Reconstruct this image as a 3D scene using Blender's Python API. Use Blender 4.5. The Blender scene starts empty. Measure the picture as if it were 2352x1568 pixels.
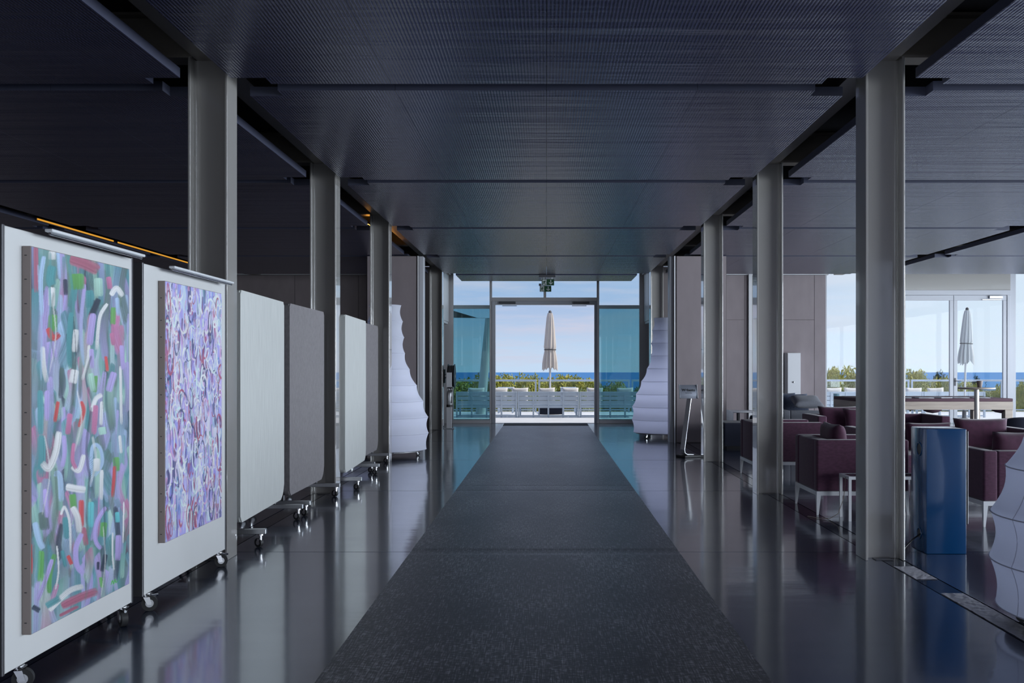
import bpy, bmesh, math, random
import numpy as np
from mathutils import Vector, Matrix
R = math.radians
PI = math.pi
S = bpy.context.scene
COL = S.collection

# ------------------------------------------------------------------ camera
F = 2287.0                        # focal length in pixels of the 2352 x 1568 frame
VX, VY, CH = 1255.0, 842.0, 1.4   # vanishing point in pixels, eye height
cam_d = bpy.data.cameras.new('camera')
cam = bpy.data.objects.new('camera', cam_d)
COL.objects.link(cam)
cam.location = (0, 0, CH)
cam.rotation_euler = (PI / 2, 0, 0)
cam_d.sensor_width = 36
cam_d.lens = 36 * F / 2352
cam_d.shift_x = -(VX - 1176) / 2352
cam_d.shift_y = (VY - 784) / 2352
cam_d.clip_end = 6000
S.camera = cam

# ------------------------------------------------------------------ view
S.view_settings.view_transform = 'Standard'
S.view_settings.look = 'None'
S.view_settings.exposure = 0.0
S.view_settings.gamma = 1.0
S.view_settings.use_curve_mapping = False

# ------------------------------------------------------------------ sky
SUN_DIR = Vector((0.80, 0.12, 0.85)).normalized()
W = bpy.data.worlds.new('sky')
S.world = W
W.use_nodes = True
nt = W.node_tree
N, L = nt.nodes, nt.links
N.clear()
out = N.new('ShaderNodeOutputWorld')
bg = N.new('ShaderNodeBackground')
tc = N.new('ShaderNodeTexCoord')
sep = N.new('ShaderNodeSeparateXYZ')
L.new(tc.outputs['Generated'], sep.inputs[0])
ramp = N.new('ShaderNodeValToRGB')
ramp.color_ramp.interpolation = 'EASE'
e = ramp.color_ramp.elements
e[0].position = 0.0; e[0].color = (0.56, 0.71, 0.90, 1)
e[1].position = 1.0; e[1].color = (0.16, 0.28, 0.58, 1)
k = e.new(0.07); k.color = (0.40, 0.53, 0.77, 1)
k = e.new(0.35); k.color = (0.20, 0.34, 0.64, 1)
L.new(sep.outputs['Z'], ramp.inputs[0])
# the sky grows paler towards the sun's side
pale = N.new('ShaderNodeMapRange')
pale.interpolation_type = 'SMOOTHSTEP'
pale.inputs['From Min'].default_value = 0.04
pale.inputs['From Max'].default_value = 0.42
pale.inputs['To Max'].default_value = 0.85
L.new(sep.outputs['X'], pale.inputs['Value'])
mixp = N.new('ShaderNodeMix'); mixp.data_type = 'RGBA'
mixp.inputs[7].default_value = (0.74, 0.86, 0.97, 1)
L.new(pale.outputs[0], mixp.inputs[0])
# thin streaky clouds
mp = N.new('ShaderNodeMapping')
mp.inputs['Scale'].default_value = (3.5, 3.5, 34.0)
mp.inputs['Rotation'].default_value = (0, R(3), 0)
L.new(tc.outputs['Generated'], mp.inputs[0])
nz = N.new('ShaderNodeTexNoise')
nz.inputs['Scale'].default_value = 1.6
nz.inputs['Detail'].default_value = 6
nz.inputs['Roughness'].default_value = 0.62
L.new(mp.outputs[0], nz.inputs['Vector'])
cr = N.new('ShaderNodeValToRGB')
cr.color_ramp.elements[0].position = 0.40
cr.color_ramp.elements[1].position = 0.62
cr.color_ramp.elements[1].color = (0.75, 0.75, 0.75, 1)
L.new(nz.outputs['Fac'], cr.inputs[0])
mixc = N.new('ShaderNodeMix'); mixc.data_type = 'RGBA'
mixc.inputs[7].default_value = (0.63, 0.63, 0.76, 1)
L.new(cr.outputs[0], mixc.inputs[0])
L.new(ramp.outputs[0], mixc.inputs[6])
L.new(mixc.outputs[2], mixp.inputs[6])
L.new(mixp.outputs[2], bg.inputs['Color'])
bg.inputs['Strength'].default_value = 1.0
L.new(bg.outputs[0], out.inputs[0])

# ------------------------------------------------------------------ sun and the daylight of the glazed facades
sd = bpy.data.lights.new('sun', 'SUN')
sd.energy = 3.2
sd.angle = R(0.6)
sd.color = (1.0, 0.94, 0.84)
sun = bpy.data.objects.new('sun', sd)
COL.objects.link(sun)
sun.rotation_euler = (-SUN_DIR).to_track_quat('-Z', 'Y').to_euler()

def area(name, loc, direction, sx, sy, power, color):
    d = bpy.data.lights.new(name, 'AREA')
    d.shape = 'RECTANGLE'; d.size = sx; d.size_y = sy
    d.energy = power; d.color = color
    o = bpy.data.objects.new(name, d)
    COL.objects.link(o)
    o.location = loc
    o.rotation_euler = Vector(direction).to_track_quat('-Z', 'Y').to_euler()
    return o
# glazed right-hand facade of the hall, and the glazed entrance behind the photographer
area('daylight_side_facade', (13.6, 7.0, 1.75), (-1, 0, 0), 21.0, 3.0, 2800, (0.81, 0.90, 1.0))
area('daylight_side_facade_far', (13.6, 20.6, 1.75), (-1, 0, 0), 5.6, 3.0, 300, (0.81, 0.90, 1.0))
area('daylight_entrance', (0.5, -7.6, 1.7), (0, 1, 0), 9.0, 2.8, 90, (0.92, 0.95, 1.0))

# ------------------------------------------------------------------ colours and materials
def lin(r, g, b):
    def c(v):
        v /= 255.0
        return v / 12.92 if v <= 0.04045 else ((v + 0.055) / 1.055) ** 2.4
    return (c(r), c(g), c(b), 1.0)

def mat(name, color, rough=0.5, metal=0.0, spec=0.5, var=0.0, vscale=(8, 8, 8), bump=0.0, bscale=(60, 60, 60),
        bdist=0.002, sheen=0.0, trans=0.0, coat=0.0, rvar=0.0):
    m = bpy.data.materials.new(name)
    m.use_nodes = True
    nt = m.node_tree
    b = nt.nodes['Principled BSDF']
    b.inputs['Base Color'].default_value = color if len(color) == 4 else (*color, 1)
    b.inputs['Roughness'].default_value = rough
    b.inputs['Metallic'].default_value = metal
    b.inputs['Specular IOR Level'].default_value = spec
    b.inputs['Coat Weight'].default_value = coat
    if sheen:
        b.inputs['Sheen Weight'].default_value = sheen
        b.inputs['Sheen Roughness'].default_value = 0.5
    if trans:
        b.inputs['Subsurface Weight'].default_value = trans
    tc = nt.nodes.new('ShaderNodeTexCoord')
    def noise(scale, detail=4):
        mp = nt.nodes.new('ShaderNodeMapping')
        mp.inputs['Scale'].default_value = scale
        nt.links.new(tc.outputs['Object'], mp.inputs[0])
        n = nt.nodes.new('ShaderNodeTexNoise')
        n.inputs['Scale'].default_value = 1.0
        n.inputs['Detail'].default_value = detail
        nt.links.new(mp.outputs[0], n.inputs['Vector'])
        return n
    if var or rvar:
        n = noise(vscale)
        if var:
            r = nt.nodes.new('ShaderNodeValToRGB')
            c = Vector(color[:3])
            r.color_ramp.elements[0].position = 0.3
            r.color_ramp.elements[1].position = 0.7
            r.color_ramp.elements[0].color = (*(c * (1 - var)), 1)
            r.color_ramp.elements[1].color = (*[min(1, x) for x in c * (1 + var)], 1)
            nt.links.new(n.outputs['Fac'], r.inputs[0])
            nt.links.new(r.outputs[0], b.inputs['Base Color'])
        if rvar:
            q = nt.nodes.new('ShaderNodeMapRange')
            q.inputs['To Min'].default_value = max(0.02, rough - rvar)
            q.inputs['To Max'].default_value = rough + rvar
            nt.links.new(n.outputs['Fac'], q.inputs['Value'])
            nt.links.new(q.outputs[0], b.inputs['Roughness'])
    if bump:
        n = noise(bscale, 3)
        bp = nt.nodes.new('ShaderNodeBump')
        bp.inputs['Strength'].default_value = bump
        bp.inputs['Distance'].default_value = bdist
        nt.links.new(n.outputs['Fac'], bp.inputs['Height'])
        nt.links.new(bp.outputs[0], b.inputs['Normal'])
    return m

def glass(name, tint, refl=1.0):
    m = bpy.data.materials.new(name)
    m.use_nodes = True
    nt = m.node_tree
    nt.nodes.clear()
    o = nt.nodes.new('ShaderNodeOutputMaterial')
    t = nt.nodes.new('ShaderNodeBsdfTransparent'); t.inputs[0].default_value = (*tint, 1)
    g = nt.nodes.new('ShaderNodeBsdfGlossy'); g.inputs['Roughness'].default_value = 0.01
    fr = nt.nodes.new('ShaderNodeFresnel'); fr.inputs[0].default_value = 1.45
    mu = nt.nodes.new('ShaderNodeMath'); mu.operation = 'MULTIPLY'; mu.inputs[1].default_value = refl
    mx = nt.nodes.new('ShaderNodeMixShader')
    nt.links.new(fr.outputs[0], mu.inputs[0])
    nt.links.new(mu.outputs[0], mx.inputs[0])
    nt.links.new(t.outputs[0], mx.inputs[1])
    nt.links.new(g.outputs[0], mx.inputs[2])
    nt.links.new(mx.outputs[0], o.inputs[0])
    return m

def emit(name, color, strength):
    m = bpy.data.materials.new(name)
    m.use_nodes = True
    nt = m.node_tree
    nt.nodes.clear()
    o = nt.nodes.new('ShaderNodeOutputMaterial')
    e = nt.nodes.new('ShaderNodeEmission')
    e.inputs[0].default_value = (*color, 1); e.inputs[1].default_value = strength
    nt.links.new(e.outputs[0], o.inputs[0])
    return m

def ceiling_mat():
    m = mat('ceiling_ribbed', (0.07, 0.07, 0.10, 1), rough=0.26, spec=0.8)
    m.node_tree.nodes['Principled BSDF'].inputs['Specular Tint'].default_value = (0.80, 0.82, 1.0, 1)
    nt = m.node_tree; b = nt.nodes['Principled BSDF']
    tc = nt.nodes.new('ShaderNodeTexCoord')
    # fine ribs running along the hall
    w = nt.nodes.new('ShaderNodeTexWave')
    w.wave_type = 'BANDS'; w.bands_direction = 'X'; w.wave_profile = 'SIN'
    w.inputs['Scale'].default_value = 314.16 / 2 / 10 * 0.9
    nt.links.new(tc.outputs['Object'], w.inputs['Vector'])
    mp = nt.nodes.new('ShaderNodeMapping'); mp.inputs['Scale'].default_value = (0.45, 5.0, 1)
    nt.links.new(tc.outputs['Object'], mp.inputs[0])
    n = nt.nodes.new('ShaderNodeTexNoise'); n.inputs['Scale'].default_value = 1.0; n.inputs['Detail'].default_value = 3
    nt.links.new(mp.outputs[0], n.inputs['Vector'])
    mx = nt.nodes.new('ShaderNodeMix'); mx.data_type = 'RGBA'
    mx.inputs[6].default_value = (0.020, 0.023, 0.050, 1)
    mx.inputs[7].default_value = (0.064, 0.067, 0.130, 1)
    nt.links.new(w.outputs['Fac'], mx.inputs[0])
    nt.links.new(mx.outputs[2], b.inputs['Base Color'])
    bp = nt.nodes.new('ShaderNodeBump'); bp.inputs['Strength'].default_value = 0.35; bp.inputs['Distance'].default_value = 0.03
    nt.links.new(n.outputs['Fac'], bp.inputs['Height'])
    b2 = nt.nodes.new('ShaderNodeBump'); b2.inputs['Strength'].default_value = 0.25; b2.inputs['Distance'].default_value = 0.004
    nt.links.new(w.outputs['Fac'], b2.inputs['Height'])
    nt.links.new(bp.outputs[0], b2.inputs['Normal'])
    nt.links.new(b2.outputs[0], b.inputs['Normal'])
    return m

def floor_mat():
    m = mat('floor_resin', (0.010, 0.020, 0.052, 1), rough=0.14, spec=0.62)
    nt = m.node_tree; b = nt.nodes['Principled BSDF']
    b.inputs['IOR'].default_value = 1.95
    b.inputs['Specular Tint'].default_value = (0.66, 0.80, 1.0, 1)
    b.inputs['Coat Weight'].default_value = 0.85
    b.inputs['Coat Roughness'].default_value = 0.08
    b.inputs['Coat IOR'].default_value = 1.55
    tc = nt.nodes.new('ShaderNodeTexCoord')
    def noise(sc, det):
        mp = nt.nodes.new('ShaderNodeMapping'); mp.inputs['Scale'].default_value = sc
        nt.links.new(tc.outputs['Object'], mp.inputs[0])
        n = nt.nodes.new('ShaderNodeTexNoise'); n.inputs['Scale'].default_value = 1.0; n.inputs['Detail'].default_value = det
        nt.links.new(mp.outputs[0], n.inputs['Vector'])
        return n
    n1 = noise((0.7, 2.6, 1), 3)
    n2 = noise((1.2, 1.2, 1), 5)
    n3 = noise((260, 260, 1), 2)
    q = nt.nodes.new('ShaderNodeMapRange'); q.inputs['To Min'].default_value = 0.18; q.inputs['To Max'].default_value = 0.30
    nt.links.new(n2.outputs['Fac'], q.inputs['Value'])
    nt.links.new(q.outputs[0], b.inputs['Roughness'])
    bp = nt.nodes.new('ShaderNodeBump'); bp.inputs['Strength'].default_value = 0.10; bp.inputs['Distance'].default_value = 0.02
    nt.links.new(n1.outputs['Fac'], bp.inputs['Height'])
    b2 = nt.nodes.new('ShaderNodeBump'); b2.inputs['Strength'].default_value = 0.05; b2.inputs['Distance'].default_value = 0.001
    nt.links.new(n3.outputs['Fac'], b2.inputs['Height'])
    nt.links.new(bp.outputs[0], b2.inputs['Normal'])
    nt.links.new(b2.outputs[0], b.inputs['Normal'])
    nt.links.new(b2.outputs[0], b.inputs['Coat Normal'])
    return m

def carpet_mat():
    m = mat('carpet_weave', (0.03, 0.03, 0.032, 1), rough=0.40, spec=0.5, sheen=0.075)
    m.node_tree.nodes['Principled BSDF'].inputs['Sheen Tint'].default_value = (0.74, 0.82, 1.0, 1)
    m.node_tree.nodes['Principled BSDF'].inputs['Sheen Roughness'].default_value = 0.3
    nt = m.node_tree; b = nt.nodes['Principled BSDF']
    tc = nt.nodes.new('ShaderNodeTexCoord')
    def noise(sc, det):
        mp = nt.nodes.new('ShaderNodeMapping'); mp.inputs['Scale'].default_value = sc
        nt.links.new(tc.outputs['Object'], mp.inputs[0])
        n = nt.nodes.new('ShaderNodeTexNoise'); n.inputs['Scale'].default_value = 1.0; n.inputs['Detail'].default_value = det
        nt.links.new(mp.outputs[0], n.inputs['Vector'])
        return n
    a = noise((150, 8, 1), 5)     # threads lengthwise
    c = noise((30, 70, 1), 4)
    d = noise((2.0, 0.8, 1), 4)
    ad = nt.nodes.new('ShaderNodeMath'); ad.operation = 'ADD'
    nt.links.new(a.outputs['Fac'], ad.inputs[0]); nt.links.new(c.outputs['Fac'], ad.inputs[1])
    a2 = nt.nodes.new('ShaderNodeMath'); a2.operation = 'MULTIPLY_ADD'
    nt.links.new(d.outputs['Fac'], a2.inputs[0]); a2.inputs[1].default_value = 0.45
    nt.links.new(ad.outputs[0], a2.inputs[2])
    r = nt.nodes.new('ShaderNodeMapRange'); r.inputs['From Min'].default_value = 0.92; r.inputs['From Max'].default_value = 1.55
    nt.links.new(a2.outputs[0], r.inputs['Value'])
    mx = nt.nodes.new('ShaderNodeValToRGB')
    mx.color_ramp.elements[0].color = (0.004, 0.0038, 0.004, 1)
    mx.color_ramp.elements[1].color = (0.30, 0.295, 0.31, 1)
    q = mx.color_ramp.elements.new(0.5); q.color = (0.024, 0.022, 0.023, 1)
    nt.links.new(r.outputs[0], mx.inputs[0])
    nt.links.new(mx.outputs[0], b.inputs['Base Color'])
    bp = nt.nodes.new('ShaderNodeBump'); bp.inputs['Strength'].default_value = 0.22; bp.inputs['Distance'].default_value = 0.003
    nt.links.new(ad.outputs[0], bp.inputs['Height'])
    nt.links.new(bp.outputs[0], b.inputs['Normal'])
    return m

def cloth_mat(name, c, t, f):
    m = bpy.data.materials.new(name)
    m.use_nodes = True
    nt = m.node_tree
    nt.nodes.clear()
    o = nt.nodes.new('ShaderNodeOutputMaterial')
    d = nt.nodes.new('ShaderNodeBsdfDiffuse'); d.inputs[0].default_value = c
    tr = nt.nodes.new('ShaderNodeBsdfTranslucent'); tr.inputs[0].default_value = t
    mx = nt.nodes.new('ShaderNodeMixShader'); mx.inputs[0].default_value = f
    nt.links.new(d.outputs[0], mx.inputs[1]); nt.links.new(tr.outputs[0], mx.inputs[2])
    nt.links.new(mx.outputs[0], o.inputs[0])
    return m

def paint_mat(name):
    m = mat(name, (0.5, 0.5, 0.5, 1), rough=0.45, spec=0.4)
    nt = m.node_tree; b = nt.nodes['Principled BSDF']
    at = nt.nodes.new('ShaderNodeAttribute'); at.attribute_name = 'paint'
    nt.links.new(at.outputs['Color'], b.inputs['Base Color'])
    return m

def ground_mat(name, cols, scale):
    m = mat(name, cols[0], rough=0.6, spec=0.25)
    nt = m.node_tree; b = nt.nodes['Principled BSDF']
    tc = nt.nodes.new('ShaderNodeTexCoord')
    n = nt.nodes.new('ShaderNodeTexNoise'); n.inputs['Scale'].default_value = scale; n.inputs['Detail'].default_value = 4
    nt.links.new(tc.outputs['Object'], n.inputs['Vector'])
    r = nt.nodes.new('ShaderNodeValToRGB')
    r.color_ramp.elements[0].position = 0.3; r.color_ramp.elements[1].position = 0.7
    r.color_ramp.elements[0].color = cols[0]; r.color_ramp.elements[1].color = cols[-1]
    if len(cols) > 2:
        q = r.color_ramp.elements.new(0.5); q.color = cols[1]
    nt.links.new(n.outputs['Fac'], r.inputs[0]); nt.links.new(r.outputs[0], b.inputs['Base Color'])
    return m

M = {}
M['ceiling'] = ceiling_mat()
M['ceil_edge'] = mat('ceiling_edge_paint', (0.045, 0.05, 0.085, 1), 0.5)
M['soffit'] = mat('roof_soffit', (0.05, 0.05, 0.06, 1), 0.8)
M['floor'] = floor_mat()
M['joint'] = mat('floor_joint', (0.008, 0.009, 0.012, 1), 0.6)
M['strip'] = mat('floor_strip', (0.012, 0.018, 0.036, 1), 0.10, spec=0.6, bump=0.08, bscale=(2, 6, 1), bdist=0.01)
M['tape'] = mat('silver_tape', (0.72, 0.71, 0.75, 1), 0.4, metal=0.0, bump=0.6, bscale=(9, 16, 1), bdist=0.012)
M['carpet'] = carpet_mat()
M['mat'] = mat('door_mat', (0.012, 0.012, 0.016, 1), 0.85, bump=0.4, bscale=(200, 200, 200))
M['steel'] = mat('column_paint', (0.38, 0.365, 0.345, 1), 0.17, spec=0.9, bump=0.04, bscale=(25, 25, 4), bdist=0.004, coat=1.0)
M['beam'] = mat('beam_paint', (0.30, 0.27, 0.24, 1), 0.4)
M['wall'] = mat('wall_fabric', (0.30, 0.255, 0.265, 1), 0.8, var=0.06, vscale=(5, 5, 2), bump=0.15, bscale=(160, 160, 160), bdist=0.001)
M['wallbase'] = mat('wall_core', (0.16, 0.14, 0.14, 1), 0.8)
M['white'] = mat('white_paint', (0.72, 0.72, 0.74, 1), 0.4)
M['frame'] = mat('window_aluminium', (0.50, 0.49, 0.50, 1), 0.35, metal=0.25)
M['wframe'] = mat('window_white_aluminium', (0.50, 0.51, 0.55, 1), 0.35)
M['dark'] = mat('dark_metal', (0.02, 0.02, 0.023, 1), 0.45)
M['chrome'] = mat('chrome', (0.75, 0.76, 0.78, 1), 0.16, metal=1.0)
M['alu'] = mat('brushed_aluminium', (0.55, 0.56, 0.58, 1), 0.32, metal=0.85)
M['darkalu'] = mat('dark_aluminium', (0.14, 0.14, 0.15, 1), 0.35, metal=0.6)
M['rubber'] = mat('rubber', (0.03, 0.03, 0.032, 1), 0.55)
M['board'] = mat('board_laminate', (0.74, 0.745, 0.74, 1), 0.22, spec=0.5, var=0.04, vscale=(3, 1.5, 0.7))
M['canvas'] = mat('raw_canvas', (0.30, 0.25, 0.235, 1), 0.85, bump=0.2, bscale=(150, 150, 150))
M['paint'] = paint_mat('oil_paint')
M['fabric_light'] = mat('felt_light', (0.62, 0.635, 0.62, 1), 0.95, var=0.08, vscale=(60, 60, 4), bump=0.5, bscale=(220, 220, 25), bdist=0.003, sheen=0.1)
M['fabric_grey'] = mat('felt_grey', (0.24, 0.225, 0.235, 1), 0.95, var=0.12, vscale=(40, 40, 25), bump=0.5, bscale=(150, 150, 90), bdist=0.003, sheen=0.1)
M['lantern'] = cloth_mat('lantern_fabric', (0.86, 0.88, 0.98, 1), (0.84, 0.87, 0.98, 1), 0.4)
M['hoop'] = mat('lantern_hoop', (0.56, 0.57, 0.68, 1), 0.6)
M['purple'] = mat('purple_velvet', (0.088, 0.033, 0.062, 1), 0.85, var=0.18, vscale=(25, 25, 60), sheen=0.30, bump=0.25, bscale=(180, 180, 180), spec=0.25)
M['purple_dark'] = mat('purple_cushion_velvet', (0.070, 0.021, 0.046, 1), 0.85, var=0.2, vscale=(14, 14, 14), sheen=0.30, bump=0.2, bscale=(120, 120, 120), spec=0.25)
M['navy'] = mat('navy_wool', (0.018, 0.021, 0.040, 1), 0.9, sheen=0.15, bump=0.2, bscale=(150, 150, 150))
M['greywool'] = mat('grey_wool', (0.17, 0.175, 0.20, 1), 0.9, var=0.1, vscale=(60, 60, 60), sheen=0.15, bump=0.2, bscale=(150, 150, 150))
M['slate'] = mat('slate_blue_wool', (0.055, 0.07, 0.115, 1), 0.9, var=0.2, vscale=(40, 40, 40), sheen=0.15)
M['blue'] = mat('blue_lacquer', (0.004, 0.050, 0.150, 1), 0.16, spec=0.6, coat=0.3)
M['black'] = mat('black_plastic', (0.006, 0.006, 0.008, 1), 0.4)
M['wood'] = mat('pale_wood', (0.38, 0.31, 0.25, 1), 0.45, var=0.15, vscale=(2, 2, 20))
M['baize'] = mat('plum_cloth', (0.085, 0.04, 0.055, 1), 0.8)
M['paper'] = mat('paper', (0.55, 0.56, 0.58, 1), 0.6, var=0.35, vscale=(14, 14, 14))
M['cup'] = mat('taupe_ceramic', (0.16, 0.12, 0.11, 1), 0.4)
M['green'] = mat('exit_green', (0.004, 0.060, 0.020, 1), 0.45)
M['signwhite'] = mat('exit_white', (0.62, 0.66, 0.66, 1), 0.5)
M['signgrey'] = mat('sign_housing', (0.10, 0.10, 0.11, 1), 0.5)
M['plate'] = mat('sign_plate', (0.32, 0.34, 0.40, 1), 0.35, metal=0.5)
M['ink'] = mat('black_ink', (0.004, 0.004, 0.006, 1), 0.5)
M['deck'] = ground_mat('terrace_stone', [(0.66, 0.67, 0.70, 1), (0.78, 0.79, 0.82, 1)], 1.5)
M['bench'] = mat('bench_white', (0.54, 0.62, 0.72, 1), 0.45)
M['pillow'] = mat('outdoor_pillow', (0.80, 0.76, 0.73, 1), 0.9, bump=0.3, bscale=(9, 9, 9), bdist=0.02)
M['canopy'] = mat('parasol_cream', (0.72, 0.64, 0.58, 1), 0.85)
M['canopy2'] = mat('parasol_white', (0.66, 0.68, 0.70, 1), 0.85)
M['leaf'] = ground_mat('shrub_leaf', [(0.12, 0.17, 0.025, 1), (0.42, 0.40, 0.06, 1), (0.72, 0.62, 0.11, 1)], 2.2)
M['leaf_dark'] = ground_mat('pine_leaf', [(0.02, 0.04, 0.015, 1), (0.06, 0.085, 0.03, 1)], 2.5)
M['leaf_pale'] = ground_mat('olive_leaf', [(0.24, 0.28, 0.12, 1), (0.50, 0.50, 0.26, 1)], 2.5)
M['bark'] = mat('bark', (0.08, 0.06, 0.045, 1), 0.9)
M['soil'] = ground_mat('scrub_ground', [(0.04, 0.055, 0.02, 1), (0.14, 0.13, 0.05, 1)], 0.6)
M['sea'] = ground_mat('sea', [(0.022, 0.15, 0.40, 1), (0.035, 0.20, 0.47, 1)], 0.02)
M['sail'] = mat('shade_sail', (0.05, 0.05, 0.055, 1), 0.8)
M['mast'] = mat('sail_mast', (0.62, 0.64, 0.62, 1), 0.4)
M['bollard'] = mat('bollard_blue_grey', (0.10, 0.20, 0.26, 1), 0.5)
M['warm'] = emit('warm_led', (1.0, 0.45, 0.05), 0.75)
M['warm_up'] = emit('warm_led_up', (1.0, 0.42, 0.06), 9.0)
M['glass_clear'] = glass('glass_clear', (0.985, 0.995, 1.0), 0.12)
M['glass_cyan'] = glass('glass_cyan', (0.93, 0.985, 0.995), 0.6)
M['glass_teal'] = glass('glass_teal', (0.48, 0.66, 0.69), 0.9)
M['glass_rail'] = glass('glass_rail', (0.95, 0.98, 0.97), 0.5)
M['glass_table'] = mat('smoked_glass', (0.10, 0.10, 0.11, 1), 0.08, spec=0.6)
M['lip'] = mat('led_bar_white', (0.78, 0.80, 0.83, 1), 0.3)

# ------------------------------------------------------------------ mesh helpers
class MB:
    """collects simple shapes and links them as ONE mesh object"""
    def __init__(s):
        s.bm = bmesh.new()
    def box(s, x0, x1, y0, y1, z0, z1, bevel=0.0, seg=2):
        r = bmesh.ops.create_cube(s.bm, size=1.0)
        vs = r['verts']
        c = Vector(((x0 + x1) / 2, (y0 + y1) / 2, (z0 + z1) / 2))
        d = Vector((abs(x1 - x0), abs(y1 - y0), abs(z1 - z0)))
        for v in vs:
            v.co = Vector((v.co.x * d.x, v.co.y * d.y, v.co.z * d.z)) + c
        if bevel:
            es = list({e for v in vs for e in v.link_edges})
            bmesh.ops.bevel(s.bm, geom=es, offset=bevel, segments=seg, affect='EDGES', profile=0.6)
        return s
    def tube(s, p0, p1, r0, r1=None, n=12, caps=True):
        p0, p1 = Vector(p0), Vector(p1)
        r1 = r0 if r1 is None else r1
        a = (p1 - p0)
        q = a.to_track_quat('Z', 'Y')
        rings = []
        for p, r in ((p0, r0), (p1, r1)):
            rings.append([s.bm.verts.new(p + q @ Vector((r * math.cos(2 * PI * i / n), r * math.sin(2 * PI * i / n), 0))) for i in range(n)])
        for i in range(n):
            s.bm.faces.new((rings[0][i], rings[0][(i + 1) % n], rings[1][(i + 1) % n], rings[1][i]))
        if caps:
            s.bm.faces.new(rings[0][::-1]); s.bm.faces.new(rings[1])
        return s
    def path(s, pts, r, n=8):
        pts = [Vector(p) for p in pts]
        rings = []
        for i, p in enumerate(pts):
            a = pts[min(i + 1, len(pts) - 1)] - pts[max(i - 1, 0)]
            q = a.to_track_quat('Z', 'Y')
            rings.append([s.bm.verts.new(p + q @ Vector((r * math.cos(2 * PI * j / n), r * math.sin(2 * PI * j / n), 0))) for j in range(n)])
        for i in range(len(rings) - 1):
            for j in range(n):
                s.bm.faces.new((rings[i][j], rings[i][(j + 1) % n], rings[i + 1][(j + 1) % n], rings[i + 1][j]))
        s.bm.faces.new(rings[0][::-1]); s.bm.faces.new(rings[-1])
        return s
    def lathe(s, prof, n=32, fn=None, c=(0, 0)):
        rings = []
        for k, (r, z) in enumerate(prof):
            ring = []
            for i in range(n):
                t = 2 * PI * i / n
                rr, zz = (fn(r, z, t) if fn else (r, z))
                ring.append(s.bm.verts.new((c[0] + rr * math.cos(t), c[1] + rr * math.sin(t), zz)))
            rings.append(ring)
        for a, b in zip(rings, rings[1:]):
            for i in range(n):
                s.bm.faces.new((a[i], a[(i + 1) % n], b[(i + 1) % n], b[i]))
        if prof[0][0] > 1e-4: s.bm.faces.new(rings[0][::-1])
        if prof[-1][0] > 1e-4: s.bm.faces.new(rings[-1])
        return s
    def ring(s, R_, r, z, n=40, m=8, c=(0, 0), axis='Z', ctr=None):
        vs = []
        for i in range(n):
            t = 2 * PI * i / n
            row = []
            for j in range(m):
                u = 2 * PI * j / m
                x = (R_ + r * math.cos(u)) * math.cos(t); y = (R_ + r * math.cos(u)) * math.sin(t); w = r * math.sin(u)
                if axis == 'Z': p = (c[0] + x, c[1] + y, z + w)
                else: p = (ctr[0] + w, ctr[1] + x, ctr[2] + y)
                row.append(s.bm.verts.new(p))
            vs.append(row)
        for i in range(n):
            for j in range(m):
                s.bm.faces.new((vs[i][j], vs[(i + 1) % n][j], vs[(i + 1) % n][(j + 1) % m], vs[i][(j + 1) % m]))
        return s
    def prism(s, poly, a0, a1, plane='XY', bevel=0.0):
        """poly extruded along the third axis from a0 to a1"""
        def P(u, v, w):
            return {'XY': (u, v, w), 'XZ': (u, w, v), 'YZ': (w, u, v)}[plane]
        A = [s.bm.verts.new(P(u, v, a0)) for u, v in poly]
        B = [s.bm.verts.new(P(u, v, a1)) for u, v in poly]
        n = len(poly)
        s.bm.faces.new(A[::-1]); s.bm.faces.new(B)
        for i in range(n):
            s.bm.faces.new((A[i], A[(i + 1) % n], B[(i + 1) % n], B[i]))
        if bevel:
            es = [e for e in s.bm.edges if e.verts[0] in A + B and e.verts[1] in A + B]
            bmesh.ops.bevel(s.bm, geom=es, offset=bevel, segments=2, affect='EDGES')
        return s
    def mesh(s, name, smooth=None):
        bmesh.ops.recalc_face_normals(s.bm, faces=s.bm.faces)
        me = bpy.data.meshes.new(name)
        s.bm.to_mesh(me); s.bm.free()
        if smooth is not None:
            for p in me.polygons: p.use_smooth = True
            try: me.set_sharp_from_angle(angle=R(smooth))
            except Exception: pass
        return me
    def build(s, name, m, parent=None, smooth=None, loc=None, rot=None):
        me = s.mesh(name, smooth)
        me.materials.append(m)
        return link(name, me, parent, loc, rot)

def link(name, me, parent=None, loc=None, rot=None):
    o = bpy.data.objects.new(name, me)
    COL.objects.link(o)
    if parent: o.parent = parent
    if loc: o.location = loc
    if rot: o.rotation_euler = rot
    return o

def thing(name, label, cat, loc=(0, 0, 0), rz=0.0, group=None, rot=None):
    o = bpy.data.objects.new(name, None)
    o.empty_display_size = 0.1
    COL.objects.link(o)
    o.location = loc
    o.rotation_euler = rot if rot else (0, 0, rz)
    o['label'] = label; o['category'] = cat
    if group: o['group'] = group
    return o

def tag(o, label, cat, group=None):
    o['label'] = label; o['category'] = cat
    if group: o['group'] = group
    return o

def struct(o, label=None):
    o['kind'] = 'structure'
    if label: o['label'] = label
    return o

def setting(name, label):
    o = bpy.data.objects.new(name, None)
    COL.objects.link(o)
    return struct(o, label)

def kids(o):
    return [c for c in bpy.data.objects if c.parent == o]

def dup(root, loc, rz, label, group=None, rot=None):
    r = root.copy(); COL.objects.link(r)
    r.location = loc; r.rotation_euler = rot if rot else (0, 0, rz)
    r['label'] = label
    if group: r['group'] = group
    for ch in kids(root):
        c = ch.copy(); COL.objects.link(c); c.parent = r
        for g in kids(ch):
            d = g.copy(); COL.objects.link(d); d.parent = c
    return r

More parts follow.
